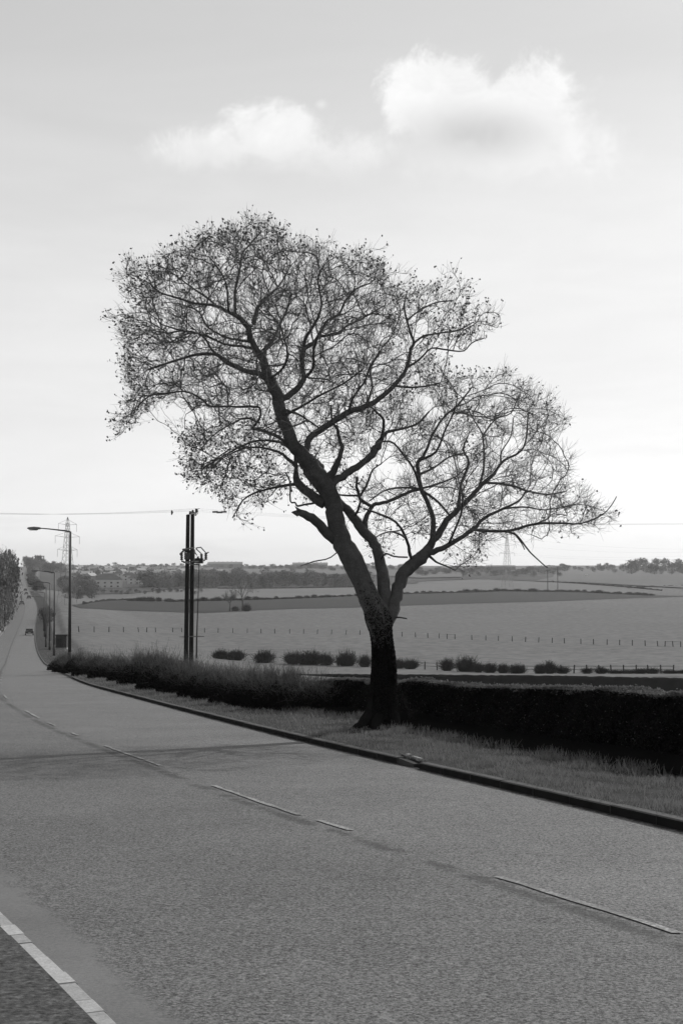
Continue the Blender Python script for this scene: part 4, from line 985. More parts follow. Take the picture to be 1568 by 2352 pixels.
FPX = [182, 216.6, 250.7, 284, 318.6, 337, 357.6, 397, 418, 470, 501, 534.7, 568, 599.7, 631, 665, 697, 728.6, 761, 794, 826, 860, 892, 923, 954, 982, 1008, 1026, 1044, 1083, 1115, 1144, 1175.6, 1206, 1236, 1267, 1295.5, 1333, 1362, 1393, 1422, 1451, 1480.5, 1509.5, 1526, 1544.5, 1562, 1592, 1622]
FPY = np.interp(FPX, [182, 418, 700, 826, 923, 1044, 1144, 1333, 1568, 1622], [1452, 1452, 1455.5, 1458, 1462, 1468, 1472, 1479, 1486, 1488])
fl = [tuple(gp(x, y_)) for x, y_ in zip(FPX, FPY)]
fence('field_fence', fl, 'line of thin spaced posts crossing the open field in the valley', 1.25, .15, (1.15,), .035, M_fpost, railsegs={4, 5, 7, 26, 27, 44, 45})
for x, y_ in ((142, 1452), (148.5, 1452)): pass

# ------------------------------------------------------------------ distant vegetation
M_ftwig = mat('far_twigs', .16, .25, .5, .95, spec=0, rand=.35); M_ftrunk = mat('far_trunk', .06, .2, 1, .95, spec=0); M_fleaf = mat('far_crown_spray', .17, .3, .12, .95, spec=0, rand=.45)
def far_tree_meshes(seed, levels=5, n_twig=3, spread=.62, fine=.020, spray=260, sz=.018, low=False):
    """unit-height leafless tree: (trunk mesh, crown mesh)"""
    r = random.Random(seed); segs = []; tr = MB()
    tr.tube([(0, 0, -.03), (r.uniform(-.01, .01), 0, .12), (r.uniform(-.02, .02), r.uniform(-.02, .02), .30)], [.032, .022, .017], 7)
    ends = []
    def grow(p, d, L, rad, lv):
        q = p + d * L * .5 + Vector((r.gauss(0, .02), r.gauss(0, .02), 0)) * L * 3; e = q + (d + Vector((r.gauss(0, .15), r.gauss(0, .15), .10))).normalized() * L * .5
        segs.append((p, q, rad, rad * .85)); segs.append((q, e, rad * .85, rad * .65))
        if lv == 0: ends.append(e); return
        for k in range(n_twig if lv > 1 else n_twig + 1):
            dd_ = (d + Vector((r.gauss(0, spread), r.gauss(0, spread), r.gauss(.08, spread * .6)))).normalized()
            st = e if k < 2 else p.lerp(e, r.uniform(.4, .9))
            grow(st, dd_, L * r.uniform(.62, .85), rad * .62, lv - 1)
    for k in range(5):
        a = k * 2 * math.pi / 5 + r.uniform(-.4, .4); up = r.uniform(.5, 1.3) if k else 3
        grow(Vector((0, 0, r.uniform(.16, .30))), Vector((math.cos(a), math.sin(a), up)).normalized(), r.uniform(.17, .23), .013, levels - 1)
    E = np.array([tuple(e) for e in ends]); zmax = E[:, 2].max(); rq = np.quantile(np.hypot(E[:, 0], E[:, 1]), .92) / zmax; kxy = min(1.0, .42 / rq)
    p0 = np.array([tuple(s[0]) for s in segs]); p1 = np.array([tuple(s[1]) for s in segs]); r0 = np.array([s[2] for s in segs]); r1 = np.array([s[3] for s in segs])
    sc = np.array([kxy, kxy, 1]) / zmax; r0 = np.maximum(r0, .0022); r1 = np.maximum(r1, .0018)
    V, F = prisms(p0 * sc, p1 * sc, r0, r1)
    rr = np.random.default_rng(seed); c = E[rr.integers(0, len(E), spray)] * sc + rr.normal(scale=.02, size=(spray, 3)); VL, FL = leaves(c, rr.uniform(sz * .5, sz * 1.4, (spray, 1)))
    if low:
        m_ = spray * 2 // 3; a = rr.uniform(0, 2 * math.pi, m_); z = rr.uniform(.04, .95, m_); w = np.sqrt(np.clip(z * (1.08 - z) * 4, .05, 1)) * .42 * rr.random(m_) ** .5 * (1 + .25 * np.sin(a * 3 + seed + z * 7))
        c = np.concatenate([c * np.array([.9, .9, 1]), np.stack([np.cos(a) * w, np.sin(a) * w, z], 1)]); VL, FL = leaves(c, rr.uniform(sz * .5, sz * 1.4, (len(c), 1)))
    crown = mesh_np('crown_twigs', V, F, M_ftwig); sp2 = mesh_np('crown_spray', VL, FL, M_fleaf)
    return tr.mesh('trunk', M_ftrunk, True), crown, sp2
FT = [far_tree_meshes(s, 5, 3,   .62, spray=450, sz=.011) for s in (21, 22, 23)]                     # trees seen as trees
FD = [far_tree_meshes(s, 4, 3, .75, spray=1500, sz=.030, low=True) for s in (31, 32, 33, 34)]               # dense distant ones
def far_tree(p, H, wide, i, label, group=None, dense=False, name='bare_tree', cat='tree'):
    o = empty(name, p, label, cat, group, rz=random.uniform(0, 6.28)); o.scale = (H * wide, H * wide, H)
    t_, c_, s_ = (FD if dense else FT)[i % (4 if dense else 3)]
    link('trunk', t_, o); tag(link('crown', c_, o), kind='stuff'); tag(link('spray', s_, o), kind='stuff'); return o
def tree_at(px_, yb, yt, wide, i, label, group=None, dense=False, name='bare_tree'):
    p = gp(px_, yb); return far_tree(p, (yb - yt) / FOC * p.y, wide, i, label, group, dense, name)
tree_at(557, 1403, 1313, .95, 0, 'solitary bare tree standing on the edge of the ploughed field')
o = tree_at(528, 1404, 1352, .9, 1, 'small bare thorn tree just left of the solitary field tree', name='thorn_tree')
valley_bush(566, 1404, 20, 1388, 0, 'low bush at the foot of the solitary field tree', None)
valley_bush(540, 1404, 16, 1393, 1, 'low bush between the solitary tree and the thorn tree', None)
# avenue on the left of the road
AV = [(-30, 1474, 1290), (-8, 1462, 1262), (4, 1448, 1256), (16, 1440, 1262), (26, 1430, 1268), (-16, 1440, 1252), (8, 1422, 1260), (33, 1415, 1278), (20, 1408, 1266), (36, 1402, 1284), (30, 1395, 1272), (10, 1398, 1262), (38, 1385, 1288), (34, 1378, 1280), (38, 1366, 1290), (22, 1370, 1268), (38, 1352, 1292), (36, 1342, 1284), (38, 1330, 1288), (30, 1340, 1272), (12, 1380, 1262), (2, 1390, 1258)]
for i, (x, yb, yt) in enumerate(AV):
    x -= 12 if x > 24 else 4
    far_tree(gp(x, yb), (yb - yt) / FOC * gp(x, yb).y * (1.0 if yb > 1380 else .9), .46, i, 'bare roadside tree in the close avenue left of the far road', 'avenue of trees left of the road', dense=(i % 3 == 1))
for i in range(40):                                            # undergrowth beneath the avenue
    Y = 240 + i * 24; X = float(XL(Y)) - random.uniform(4, 9); p = Vector((X, Y, float(g(X, Y))))
    o = empty('roadside_bush', p, 'scrubby bush under the avenue trees left of the far road', 'bush', 'undergrowth beneath the avenue', rz=random.random() * 6); h_ = random.uniform(2, 4.5); o.scale = (h_ * .9, h_ * .9, h_)
    tag(link('stems', BM[i % 3][0], o), kind='stuff'); tag(link('twig_spray', BM[i % 3][1], o), kind='stuff')
for i in range(46):                                            # hedge and trees on the right of the far road
    Y = 760 + i * 20; X = float(XR(Y)) + random.uniform(3.5, 8); p = Vector((X, Y, float(g(X, Y)))); h_ = random.uniform(1.6, 3.2) if i % 3 else random.uniform(4, 7)
    if i % 3: 
        o = empty('roadside_bush', p, 'hedge bush beside the right edge of the far road', 'bush', 'bushes right of the far road', rz=random.random() * 6); o.scale = (h_, h_, h_)
        tag(link('stems', BM[i % 3][0], o), kind='stuff'); tag(link('twig_spray', BM[i % 3][1], o), kind='stuff')
    else: far_tree(p, h_, .8, i, 'small roadside tree beside the right edge of the far road', 'trees right of the far road', True)
for i, (x, yb, yt) in enumerate([(107, 1432, 1397), (100, 1424, 1396), (116, 1428, 1402)]):
    tree_at(x, yb, yt, 1.1, i, 'small bushy tree behind the far lamp posts', 'small trees behind the far lamp posts', True)
tree_at(110, 1440, 1385, .5, 0, 'slender bare tree rising beside the far lamp posts', name='slender_tree')
# hump of trees at the head of the road, sky line and wooded belts
def belt(xa, xb, ya, yb, hpx, n, label, group, jit=4, wide=1.2, dense=True):
    for i in range(n):
        x = xa + (xb - xa) * (i + random.random() * .9) / n; y_ = random.uniform(ya, yb); h_ = random.uniform(hpx * .65, hpx * 1.2)
        p = gp(x, y_); far_tree(p, h_ / FOC * p.y, wide * random.uniform(.8, 1.3), i, label, group, dense)
belt(56, 98, 1302, 1310, 30, 12, 'tree in the rounded clump at the head of the far road', 'clump at the head of the road', wide=.8)
belt(96, 150, 1306, 1318, 22, 12, 'tree in the belt right of the head of the far road', 'trees between road head and pylon')
belt(140, 215, 1345, 1378, 26, 20, 'low tree on the rough ground left of the two pale houses', 'trees left of the pale houses', wide=1.3)
belt(215, 470, 1358, 1366, 9, 22, 'garden shrub or low tree below the pale houses', 'shrubs below the pale houses', wide=1.4)
belt(330, 400, 1346, 1354, 24, 8, 'tree round the smaller pale house', 'trees round the smaller pale house', wide=1.1)
belt(330, 500, 1344, 1352, 34, 22, 'tree in the grey belt behind the upper field', 'grey tree belt left', wide=1.1)
belt(480, 840, 1342, 1350, 32, 44, 'tree in the grey wooded belt beyond the solitary field tree', 'grey wooded belt middle', wide=1.1)
belt(170, 520, 1326, 1338, 18, 30, 'garden tree among the distant houses', 'trees among the distant houses')
belt(150, 560, 1300, 1306, 8, 34, 'tree on the skyline above the distant houses', 'skyline trees left', wide=1.6)
belt(560, 960, 1303, 1314, 11, 40, 'tree on the skyline behind the solitary field tree', 'skyline trees middle', wide=1.6)
belt(940, 1300, 1312, 1325, 13, 44, 'tree in the dark far wood right of the bare tree', 'far wood right of the bare tree', wide=1.5)
belt(1240, 1440, 1306, 1316, 11, 20, 'tree on the skyline behind the telegraph poles', 'skyline trees behind the poles', wide=1.6)
belt(1430, 1640, 1309, 1320, 28, 26, 'tree in the high wood on the right horizon', 'high wood on the right horizon', wide=1.0)
belt(1370, 1410, 1304, 1308, 12, 4, 'tree in the small knoll clump left of the high wood', 'knoll clump', wide=1.3)
# dotted hedgerow along the top of the ploughed field
for i in range(72):
    x = 300 + i * 16.8 + random.uniform(-4, 4)
    if x > 1500: break
    yb = float(np.interp(x, *zip(*PU_))) + .6; tall = 9 if x < 600 else 6.5
    valley_bush(x, yb, random.uniform(12, 24), yb - random.uniform(.5, 1.2) * tall, i, 'small dark bush in the hedgerow along the top of the ploughed field', 'hedgerow above the ploughed field')
for nm, line, label in (('hedgerow', [(1268, 1337), (1334, 1341), (1400, 1346), (1450, 1350), (1520, 1357)], 'thin dark hedgerow slanting between the two right-hand far fields'),
                        ('hedgerow', [(402, 1383), (500, 1380), (578, 1378.5), (695, 1374.5), (812, 1369.5)], 'low dark hedgerow bank under the upper field, left of the bare tree'),
                        ('hedgerow', [(930, 1365), (1091, 1361), (1152, 1358), (1334, 1361), (1487, 1368)], 'low dark hedgerow bank under the upper field, right of the bare tree'),
                        ('hedgerow', [(1440, 1351), (1500, 1348), (1568, 1347), (1660, 1346)], 'short dark hedgerow at the right edge below the high wood'),
                        ('hedgerow', [(190, 1388), (240, 1381), (300, 1378), (350, 1376)], 'low hedgerow at the left tip of the ploughed field'),
                        ('hedgerow', [(500, 1353), (600, 1353), (700, 1352), (812, 1350)], 'dark hedge foot of the grey wooded belt behind the upper field')):
    pts = []
    for x in np.linspace(line[0][0], line[-1][0], 50):
        p = gp(x, float(np.interp(x, *zip(*line)))); pts.append((p.x, p.y, p.z + random.uniform(.5, 1.3)))
    run_hedge(nm, pts, 1.5, mat('far_hedgerow', .028, .3, .2, .95, spec=0), label)

# ------------------------------------------------------------------ lamp posts
M_lamp = mat('lamp_post_paint', .035, .15, 3, .55, spec=.4); M_lant = mat('lantern_shell', .10, .1, 5, .5, spec=.4); M_glass = mat('lantern_bowl', .22, .1, 5, .3, spec=.5)
def lamp_post(loc, H, arm, rz, label, group):
    o = empty('lamp_post', loc, label, 'lamp post', group, rz)
    b = MB(); b.tube([(0, 0, -.3), (0, 0, 1.15), (0, 0, 1.2)], [.15, .15, .13], 12); b.build('base_section', M_lamp, o, True)
    b = MB(); b.box((0, -.153, .75), (.12, .012, .5)); b.build('access_door', mat('access_door', .06), o)
    b = MB(); b.tube([(0, 0, 1.18), (0, 0, 4.5), (0, 0, H)], [.11, .092, .07], 12); b.build('column', M_lamp, o, True)
    b = MB(); b.tube([(0, 0, H - .02), (-arm * .12, 0, H + .05), (-arm * .5, 0, H + .17), (-arm * .72, 0, H + .22)], [.055, .05, .038, .034], 8); b.build('arm', M_lamp, o, True)
    b = MB(); x0, x1 = -arm * .68, -arm
    vs = []
    for t, w, zt, zb in ((0, .05, .05, -.03), (.12, .11, .09, -.06), (.5, .15, .12, -.06), (.9, .13, .09, -.05), (1, .07, .04, -.02)):
        x = x0 + (x1 - x0) * t
        vs += [(x, -w, H + .2 + zb), (x, w, H + .2 + zb), (x, w * .9, H + .2 + zt * .6), (x, 0, H + .2 + zt), (x, -w * .9, H + .2 + zt * .6)]
    fs = [(i * 5 + k, i * 5 + (k + 1) % 5, (i + 1) * 5 + (k + 1) % 5, (i + 1) * 5 + k) for i in range(4) for k in range(5)] + [(0, 1, 2, 3, 4), (24, 23, 22, 21, 20)]
    b.add(vs, fs); lan = b.build('lantern', M_lant, o)
    b = MB(); vs = []
    for t, w, dz_ in ((.2, .09, 0), (.3, .11, .06), (.8, .11, .06), (.9, .08, 0)):
        x = x0 + (x1 - x0) * t; vs += [(x, -w, H + .135), (x, w, H + .135), (x, w * .7, H + .13 - dz_), (x, -w * .7, H + .13 - dz_)]
    b.add(vs, [(i * 4 + k, i * 4 + (k + 1) % 4, (i + 1) * 4 + (k + 1) % 4, (i + 1) * 4 + k) for i in range(3) for k in range(4)] + [(0, 1, 2, 3), (15, 14, 13, 12)]); b.build('bowl', M_glass, lan)
    return o
LP = [(160, 1541, 1222, 'nearest and tallest lamp post with its arm reaching left over the road'), (124.5, 1507, 1316, 'second lamp post down the road, beside the little brick kiosk'), (114.5, 1494, 1340, 'third lamp post down the road'),
      (106, 1487, 1350, 'fourth lamp post down the road'), (103, 1464, 1362, 'fifth lamp post down the road'), (101, 1450, 1372, 'farthest lamp post of the row, low in the dip')]
l0 = None
for (x, yb, yt, lab) in LP:
    p = gp(x, yb); H = (yb - yt) / FOC * p.y
    if l0 is None: l0 = lamp_post(p, H, 98 / FOC * p.y, R(4), lab, 'lamp posts along the right verge'); H0 = H
    else: copy_tree(l0, p, R(4), lab, (1, 1, H / H0))
    print('lamp', np.round(tuple(p), 1), round(H, 1))

# ------------------------------------------------------------------ double wood pole with switchgear, and its wires
M_pole = mat('creosoted_pole', .018, .2, 4, .9, spec=.05, scale2=20, var2=.3); M_iron = mat('dark_ironwork', .02, .2, 6, .6, spec=.3); M_ins = mat('insulator_glaze', .025, .1, 6, .3, spec=.5); M_wire = mat('line_wire', .06, .1, 6, .5)
HY = 92.0
pb_ = P(434, 1500, HY); pz = float(g(pb_.x, HY)); hp = empty('double_pole', (pb_.x, HY, pz), 'tall double wooden electricity pole with switchgear half way up, behind the scrub', 'electricity pole'); HOo = Vector(hp.location)
def hpP(x, y_, dY=0.0): return P(x, y_, HY + dY) - HOo
for (xb, xt, yt, dY) in ((427.5, 432.2, 1183, 0.0), (439.3, 442.6, 1176, 1.6)):
    a_ = hpP(xb, 1512, dY); t_ = hpP(xt, yt, dY); bot = a_ + (a_ - t_) * ((a_.z + .5) / (t_.z - a_.z))
    b = MB(); b.tube([bot, a_, (a_ + t_) / 2, t_], [.16, .148, .14, .125], 12, True); b.build('pole', M_pole, hp, True)
    b = MB(); b.tube([t_, t_ + Vector((0, 0, .05))], [.15, .05], 12); b.build('pole_cap', M_iron, hp)
# top crossarm seen nearly end on, with three pin insulators
c0, c1 = hpP(436, 1180, -1.0), hpP(450, 1178, 2.6)
b = MB(); b.tube([c0, c1], .07, 4); b.build('top_crossarm', M_iron, hp)
def insulator(p, h_, name='insulator', r_=.055, down=False):
    b = MB(); s = -1 if down else 1; pts = []; rs = []
    for i in range(9): pts.append(p + Vector((0, 0, s * h_ * i / 8))); rs.append(r_ * (1.0 if i % 2 else .55))
    b.tube(pts, rs, 8); return b.build(name, M_ins, hp, True)
TOPS = []
for (x, yb, yt, dY) in ((437, 1180, 1174, -1.0), (443, 1178, 1171, .6), (450.5, 1178, 1168, 2.4)):
    insulator(hpP(x, yb, dY), (yb - yt) / FOC * HY, r_=.085); TOPS.append(P(x, yt, HY + dY))
b = MB(); b.tube([hpP(449, 1169, 2.4), hpP(459, 1168.5, 2.6)], .02, 5); b.build('jumper', M_wire, hp)
b = MB(); b.tube([hpP(452, 1170, 2.4), hpP(453, 1178, 2.4), hpP(449, 1183, 1.7)], [.07, .09, .06], 6); b.build('surge_arrester', M_ins, hp)
# switchgear platform
b = MB()
for s0, s1 in (((418, 1289, -1.4), (441, 1297, 0)), ((420, 1262, -1.2), (446, 1258, .2)), ((446, 1291, 0), (470, 1287, 2.6)), ((423, 1292, -1.2), (468, 1287, 2.8)), ((441, 1297, .3), (458, 1296, 2)), ((425, 1262, -.9), (414, 1273, -1.4))):
    b.tube([hpP(*s0), hpP(*s1)], .06, 4)
b.build('platform_steelwork', M_iron, hp)
for (x, ya_, yb_, dY, r_) in ((417.5, 1268, 1287, -1.4, .11), (426, 1268, 1284, -.6, .10), (446, 1262, 1273, .8, .1), (463, 1272, 1284, 1.9, .11), (473, 1270, 1286, 2.7, .12), (455, 1278, 1288, 1.4, .1), (433, 1270, 1286, -.3, .12)):
    b = MB(); pts = [hpP(x, ya_ + (yb_ - ya_) * i / 8, dY) for i in range(9)]; b.tube(pts, [r_ * (1 if i % 2 else .5) for i in range(9)], 8); b.build('bushing', M_ins, hp, True)
for (x0, y0, x1, y1, dY) in ((450, 1260, 464, 1273, 1.6), (461, 1256.5, 474, 1271, 2.6), (443, 1262, 453, 1276, .8), (413, 1274, 423, 1262, -1.2), (450, 1259, 461, 1257, 2.0), (474, 1271, 480, 1268, 2.6)):
    b = MB(); b.tube([hpP(x0, y0, dY), hpP(x1, y1, dY)], [.04, .03], 6); b.build('switch_blade', M_iron, hp)
b = MB(); q0 = hpP(436, 1262, .1); b.box((q0.x, q0.y, q0.z - .35), (.62, .5, .62)); b.build('switch_tank', M_iron, hp)
b = MB(); q0 = hpP(457, 1290, 1.5); b.box((q0.x, q0.y, q0.z + .05), (.55, .6, .34)); b.build('terminal_box', M_iron, hp)
b = MB(); b.tube([hpP(457.5, 1296, 1.5), hpP(456, 1350, 1.5), hpP(454, 1410, 1.2), hpP(452, 1470, 1), hpP(451.5, 1512, 1)], [.028, .028, .035, .05, .055], 6); b.build('operating_rod', M_iron, hp)
b = MB(); b.tube([hpP(413, 1463, .6), hpP(441, 1461, .6), hpP(469, 1462, .6)], .022, 5); b.build('guard_bar', M_lant, hp)
b = MB(); b.tube([hpP(413, 1463, -.3), hpP(469, 1462, 1.9)], .018, 5); b.build('guard_bar', M_lant, hp)
def wire(p0, p1, sag, r_, label, name='overhead_wire', n=24, group='overhead wires on the double pole'):
    b = MB(); p0 = Vector(p0); p1 = Vector(p1); o = p0.copy()
    b.tube([(p0.lerp(p1, t / n) - Vector((0, 0, sag * 4 * (t / n) * (1 - t / n)))) - o for t in range(n + 1)], r_, 4)
    w = b.build(name, M_wire, None, loc=o); return tag(w, label, 'wire', group)
for i, tp in enumerate(TOPS):
    wire(tp, P(-260, 1163 + i * 4, HY + 6 + i * 1.5), .35, .006, 'thin overhead wire running left from the top of the double pole', group='wires left of the double pole')
    wire(tp, P(2000, 1188 + i * 4, HY - 6 + i * 1.5), .6, .004, 'thin overhead wire running right from the double pole behind the bare tree', group='wires right of the double pole')
for (x, y_, dY) in ((488, 1176, -.6), (498, 1177, .8), (508, 1176, 2.2)):
    b = MB(); p = P(x, y_, HY + dY); q = P(x + 13, y_ - .5, HY + dY); pts = [p.lerp(q, i / 12) for i in range(13)]
    b.tube([v_ - p for v_ in pts], [.085 if i % 2 else .03 for i in range(13)], 8)
    tag(b.build('insulator_string', M_ins, None, True, loc=p), 'short string of disc insulators on the wire right of the double pole', 'insulator', 'insulator strings on the wires')
b = MB(); p = P(395, 1172, HY); b.tube([(0, 0, 0), (.02, 0, -.12), (-.02, 0, -.3)], [.04, .08, .03], 6); tag(b.build('wire_clamp', M_ins, None, loc=p), 'small dark clamp hanging on the wire left of the double pole', 'clamp')

# ------------------------------------------------------------------ pylons and telegraph poles far off
M_lattice = mat('galvanised_lattice', .22, .1, 1, .6, spec=.3)
def pylon(px_, yb, yt, wb, label, rz, mw=.07):
    p = gp(px_, yb); H = (yb - yt) / FOC * p.y; o = empty('pylon', p, label, 'pylon', None, rz); b = MB()
    hw = lambda z: (wb * (1 - z / H * .92) / 2 if z < H * .6 else wb * .224 * (1 - (z - H * .6) / (H * .4) * .75)) if z < H else .05
    lv = [0, .12, .24, .35, .45, .53, .60, .67, .74, .81, .88, .94, 1.0]
    b2 = MB()
    for i in range(len(lv) - 1):
        z0, z1 = lv[i] * H, lv[i + 1] * H; a, c = hw(z0), hw(z1); q = [(-1, -1), (1, -1), (1, 1), (-1, 1)]
        for k in range(4):
            k2 = (k + 1) % 4
            b.tube([(q[k][0] * a, q[k][1] * a, z0), (q[k][0] * c, q[k][1] * c, z1)], mw, 4, False)
            b2.tube([(q[k][0] * a, q[k][1] * a, z0), (q[k2][0] * c, q[k2][1] * c, z1)], mw * .55, 3, False)
            b2.tube([(q[k2][0] * a, q[k2][1] * a, z0), (q[k][0] * c, q[k][1] * c, z1)], mw * .55, 3, False)
    b.build('leg_frame', M_lattice, o); b2.build('bracing', M_lattice, o)
    ends = []
    for zf, L in ((.62, 6.5), (.77, 8.0), (.91, 6.0)):
        b = MB(); z = zf * H
        for s in (-1, 1):
            for yy_ in (-1, 1): b.tube([(0, yy_ * hw(z), z), (s * L, 0, z + .4)], mw * .8, 3, False)
            b.tube([(0, 0, z + 2.0), (s * L, 0, z + .4)], mw * .8, 3, False); b.tube([(s * L, 0, z + .4), (s * L, 0, z - 2.2)], mw * .9, 4)
        b.build('crossarm', M_lattice, o)
    return o, p, H
pylon(154.5, 1391, 1188, 5.0, 'tall lattice pylon rising behind the nearest lamp post', R(70))
_, pp, pH = pylon(1164, 1349, 1224, 7.0, 'far lattice pylon seen through the right-hand twigs of the bare tree', R(20), .11)
for i, (zf, s) in enumerate(((.62, 1), (.77, 1), (.91, 1), (.62, -1))):
    wire(Vector((pp.x + s * 6, pp.y, pp.z + pH * zf)), P(2100, 1215 + i * 7, 900), 9, .018, 'faint power line from the far pylon towards the right edge', 'power_line', 30, 'power lines right of the far pylon')
def telegraph(px_, yb, yt, label, arm=True):
    p = gp(px_, yb); H = (yb - yt) / FOC * p.y; o = empty('telegraph_pole', p, label, 'telegraph pole')
    b = MB(); b.tube([(0, 0, -.5), (0, 0, H)], [.3, .24], 8); b.build('pole', M_ftrunk, o)
    b = MB(); b.box((0, 0, H - .5), (2.6 if arm else 1.6, .2, .22)); b.build('crossarm', M_ftrunk, o)
    b = MB()
    for s in (-1.1, 0, 1.1): b.box((s * (1 if arm else .6), 0, H - .2), (.18, .18, .4))
    b.build('insulators', M_ftrunk, o); return o
telegraph(1257, 1358, 1309, 'taller dark telegraph pole in the far hedgerow, right of the bare tree')
telegraph(1280, 1354, 1302, 'thinner telegraph pole just right of the dark one', False)

# ------------------------------------------------------------------ houses
M_render = mat('pale_render', .45, .1, .4, .9); M_brick = mat('dull_brick', .13, .15, 2, .9); M_slate = mat('slate_roof', .11, .1, .6, .7, spec=.3, rand=.3); M_pane = mat('window_pane', .03, .1, 1, .15, spec=.5); M_whitew = mat('white_frame', .5, .05, 1, .7)
M_paleroof = mat('light_roof', .28, .1, .6, .6, spec=.4)
def house_parts(o, W_, D_, H_, RH, wall, roof, hip=.25, wins=3, storeys=2, chim=2, eave=.35):
    b = MB(); b.box((0, 0, H_ / 2 - .5), (W_, D_, H_ + 1)); wl = b.build('wall', wall, o)
    b = MB(); w, d = W_ / 2 + eave, D_ / 2 + eave; r = W_ / 2 - W_ * hip * .5 if hip else W_ / 2 + eave
    b.add([(-w, -d, H_), (w, -d, H_), (w, d, H_), (-w, d, H_), (-r, 0, H_ + RH), (r, 0, H_ + RH), (-w, -d, H_ + .02), (w, -d, H_ + .02)], [(0, 1, 5, 4), (2, 3, 4, 5), (1, 2, 5), (3, 0, 4), (3, 2, 1, 0)])
    rf = b.build('roof', roof, o)
    for k in range(chim):
        b = MB(); x = (-.5 + (k + .5) / chim) * W_ * .75; b.box((x, .3, H_ + RH + .2), (.9, .7, 1.8)); b.build('chimney', M_brick, rf)
    for s in range(storeys):
        for k in range(wins):
            x = (-.5 + (k + .5) / wins) * W_ * .9; z = 1.5 + s * 2.7
            b = MB(); b.box((x, -D_ / 2 - .03, z), (1.7, .10, 1.35)); f = b.build('window', M_whitew, o)
            b = MB(); b.box((x, -D_ / 2 - .085, z), (1.45, .03, 1.1)); b.build('pane', M_pane, f)
def house(name, x0, x1, yb, yt, label, wall, roof, group=None, D_=8, rz=0, hip=.5, wins=3, storeys=2, chim=2, rfrac=.42, dx_=0):
    xm = (x0 + x1) / 2; p = gp(xm, yb); W_ = size_at(x1 - x0, p.y); Ht = size_at(yb - yt, p.y)
    o = empty(name, p, label, 'house', group, rz); house_parts(o, W_, D_, Ht * (1 - rfrac), Ht * rfrac, wall, roof, hip, wins, storeys, chim); return o
house('pale_house', 216, 281, 1351, 1317, 'wide pale rendered house with grey hipped roof, larger of the pair below the town', M_render, mat('house_roof', .14, .1, .6, .8), rz=R(10), wins=4, hip=.6, chim=2)
house('pale_house', 296, 327, 1343, 1318, 'smaller pale rendered house with hipped roof, right of the larger one', M_render, mat('house_roof', .14), rz=R(-8), wins=2, hip=.7, chim=1)
b = MB(); p = gp(221, 1351)
TOWN = []
rt = random.Random(5)
for row, (ya, xa, xb, n) in enumerate(((1334, 160, 470, 11), (1328, 150, 500, 15), (1322, 165, 520, 16), (1316, 150, 430, 15), (1311, 140, 330, 10))):
    for k in range(n):
        x = xa + (xb - xa) * (k + rt.uniform(.1, .9)) / n; y_ = ya + rt.uniform(-2, 2); p = gp(x, y_)
        TOWN.append((x, y_, p, row))
hp_proto = []
for v_, (wl_, rf_) in enumerate(((M_render, M_slate), (M_brick, M_paleroof), (M_brick, M_slate), (M_render, M_paleroof))):
    hp_proto.append(None)
for i, (x, y_, p, row) in enumerate(TOWN):
    v_ = i % 4; rz_ = rt.uniform(-1.2, 1.2)
    if hp_proto[v_] is None:
        o = empty('distant_house', p, 'small distant house among trees on the hillside left of the double pole', 'house', 'houses of the distant town', rz_)
        house_parts(o, 11, 7.5, 5.2, 2.8, (M_render, M_brick, M_brick, M_render)[v_], (M_slate, M_paleroof, M_slate, M_paleroof)[v_], 0 if v_ % 2 else .4, 2, 2, 1); hp_proto[v_] = o
    else: copy_tree(hp_proto[v_], p, rz_)
def block(x0, x1, yb, yt, label, m=M_brick, name='terrace_row', rf=None, chim=6):
    xm = (x0 + x1) / 2; p = gp(xm, yb); W_ = size_at(x1 - x0, p.y); Ht = size_at(yb - yt, p.y); o = empty(name, p, label, 'building')
    house_parts(o, W_, 9, Ht * .68, Ht * .32, m, rf or M_slate, 0, max(3, int(W_ / 9)), 2, chim)
block(478, 557, 1304, 1290.5, 'long terrace on the skyline just right of the double pole', mat('far_brick', .24, .15, 2, .9), rf=M_paleroof)
block(672, 752, 1305, 1292, 'long terrace on the skyline immediately left of the bare tree trunk', mat('far_brick', .24), rf=M_paleroof)
block(1116, 1182, 1310, 1298.5, 'long flat building on the skyline below the far pylon', chim=0, name='long_shed')
block(1210, 1290, 1310, 1300, 'row of roofs on the skyline behind the telegraph poles', chim=4)
block(1534, 1568, 1313, 1304, 'white farm building in front of the high wood at the right edge', M_render, 'farm_building', M_paleroof, 0)
block(1516, 1527, 1311, 1305.5, 'tiny white cottage left of the white farm building', M_render, 'cottage', M_paleroof, 1)
block(402, 470, 1333, 1322, 'low long building with a pale roof behind the double pole', M_brick, 'long_shed', M_paleroof, 0)
block(500, 535, 1340, 1330, 'pale gabled house among trees left of the solitary field tree', M_render, 'distant_house', M_slate, 1)
for nm, xq, yq_, sc_ in (('white_shed', 1345, 1325, 1),):
    p = gp(xq, yq_); b = MB(); b.box((0, 0, 1.0), (3, 3, 2.0)); o = empty(nm, p, 'tiny white shed alone in the right-hand far field', 'shed'); b.build('wall', M_whitew, o); b = MB(); b.add([(-1.7, -1.7, 2), (1.7, -1.7, 2), (1.7, 1.7, 2), (-1.7, 1.7, 2), (-1.7, 0, 2.9), (1.7, 0, 2.9)], [(0, 1, 5, 4), (2, 3, 4, 5), (1, 2, 5), (3, 0, 4)]); b.build('roof', M_paleroof, o)

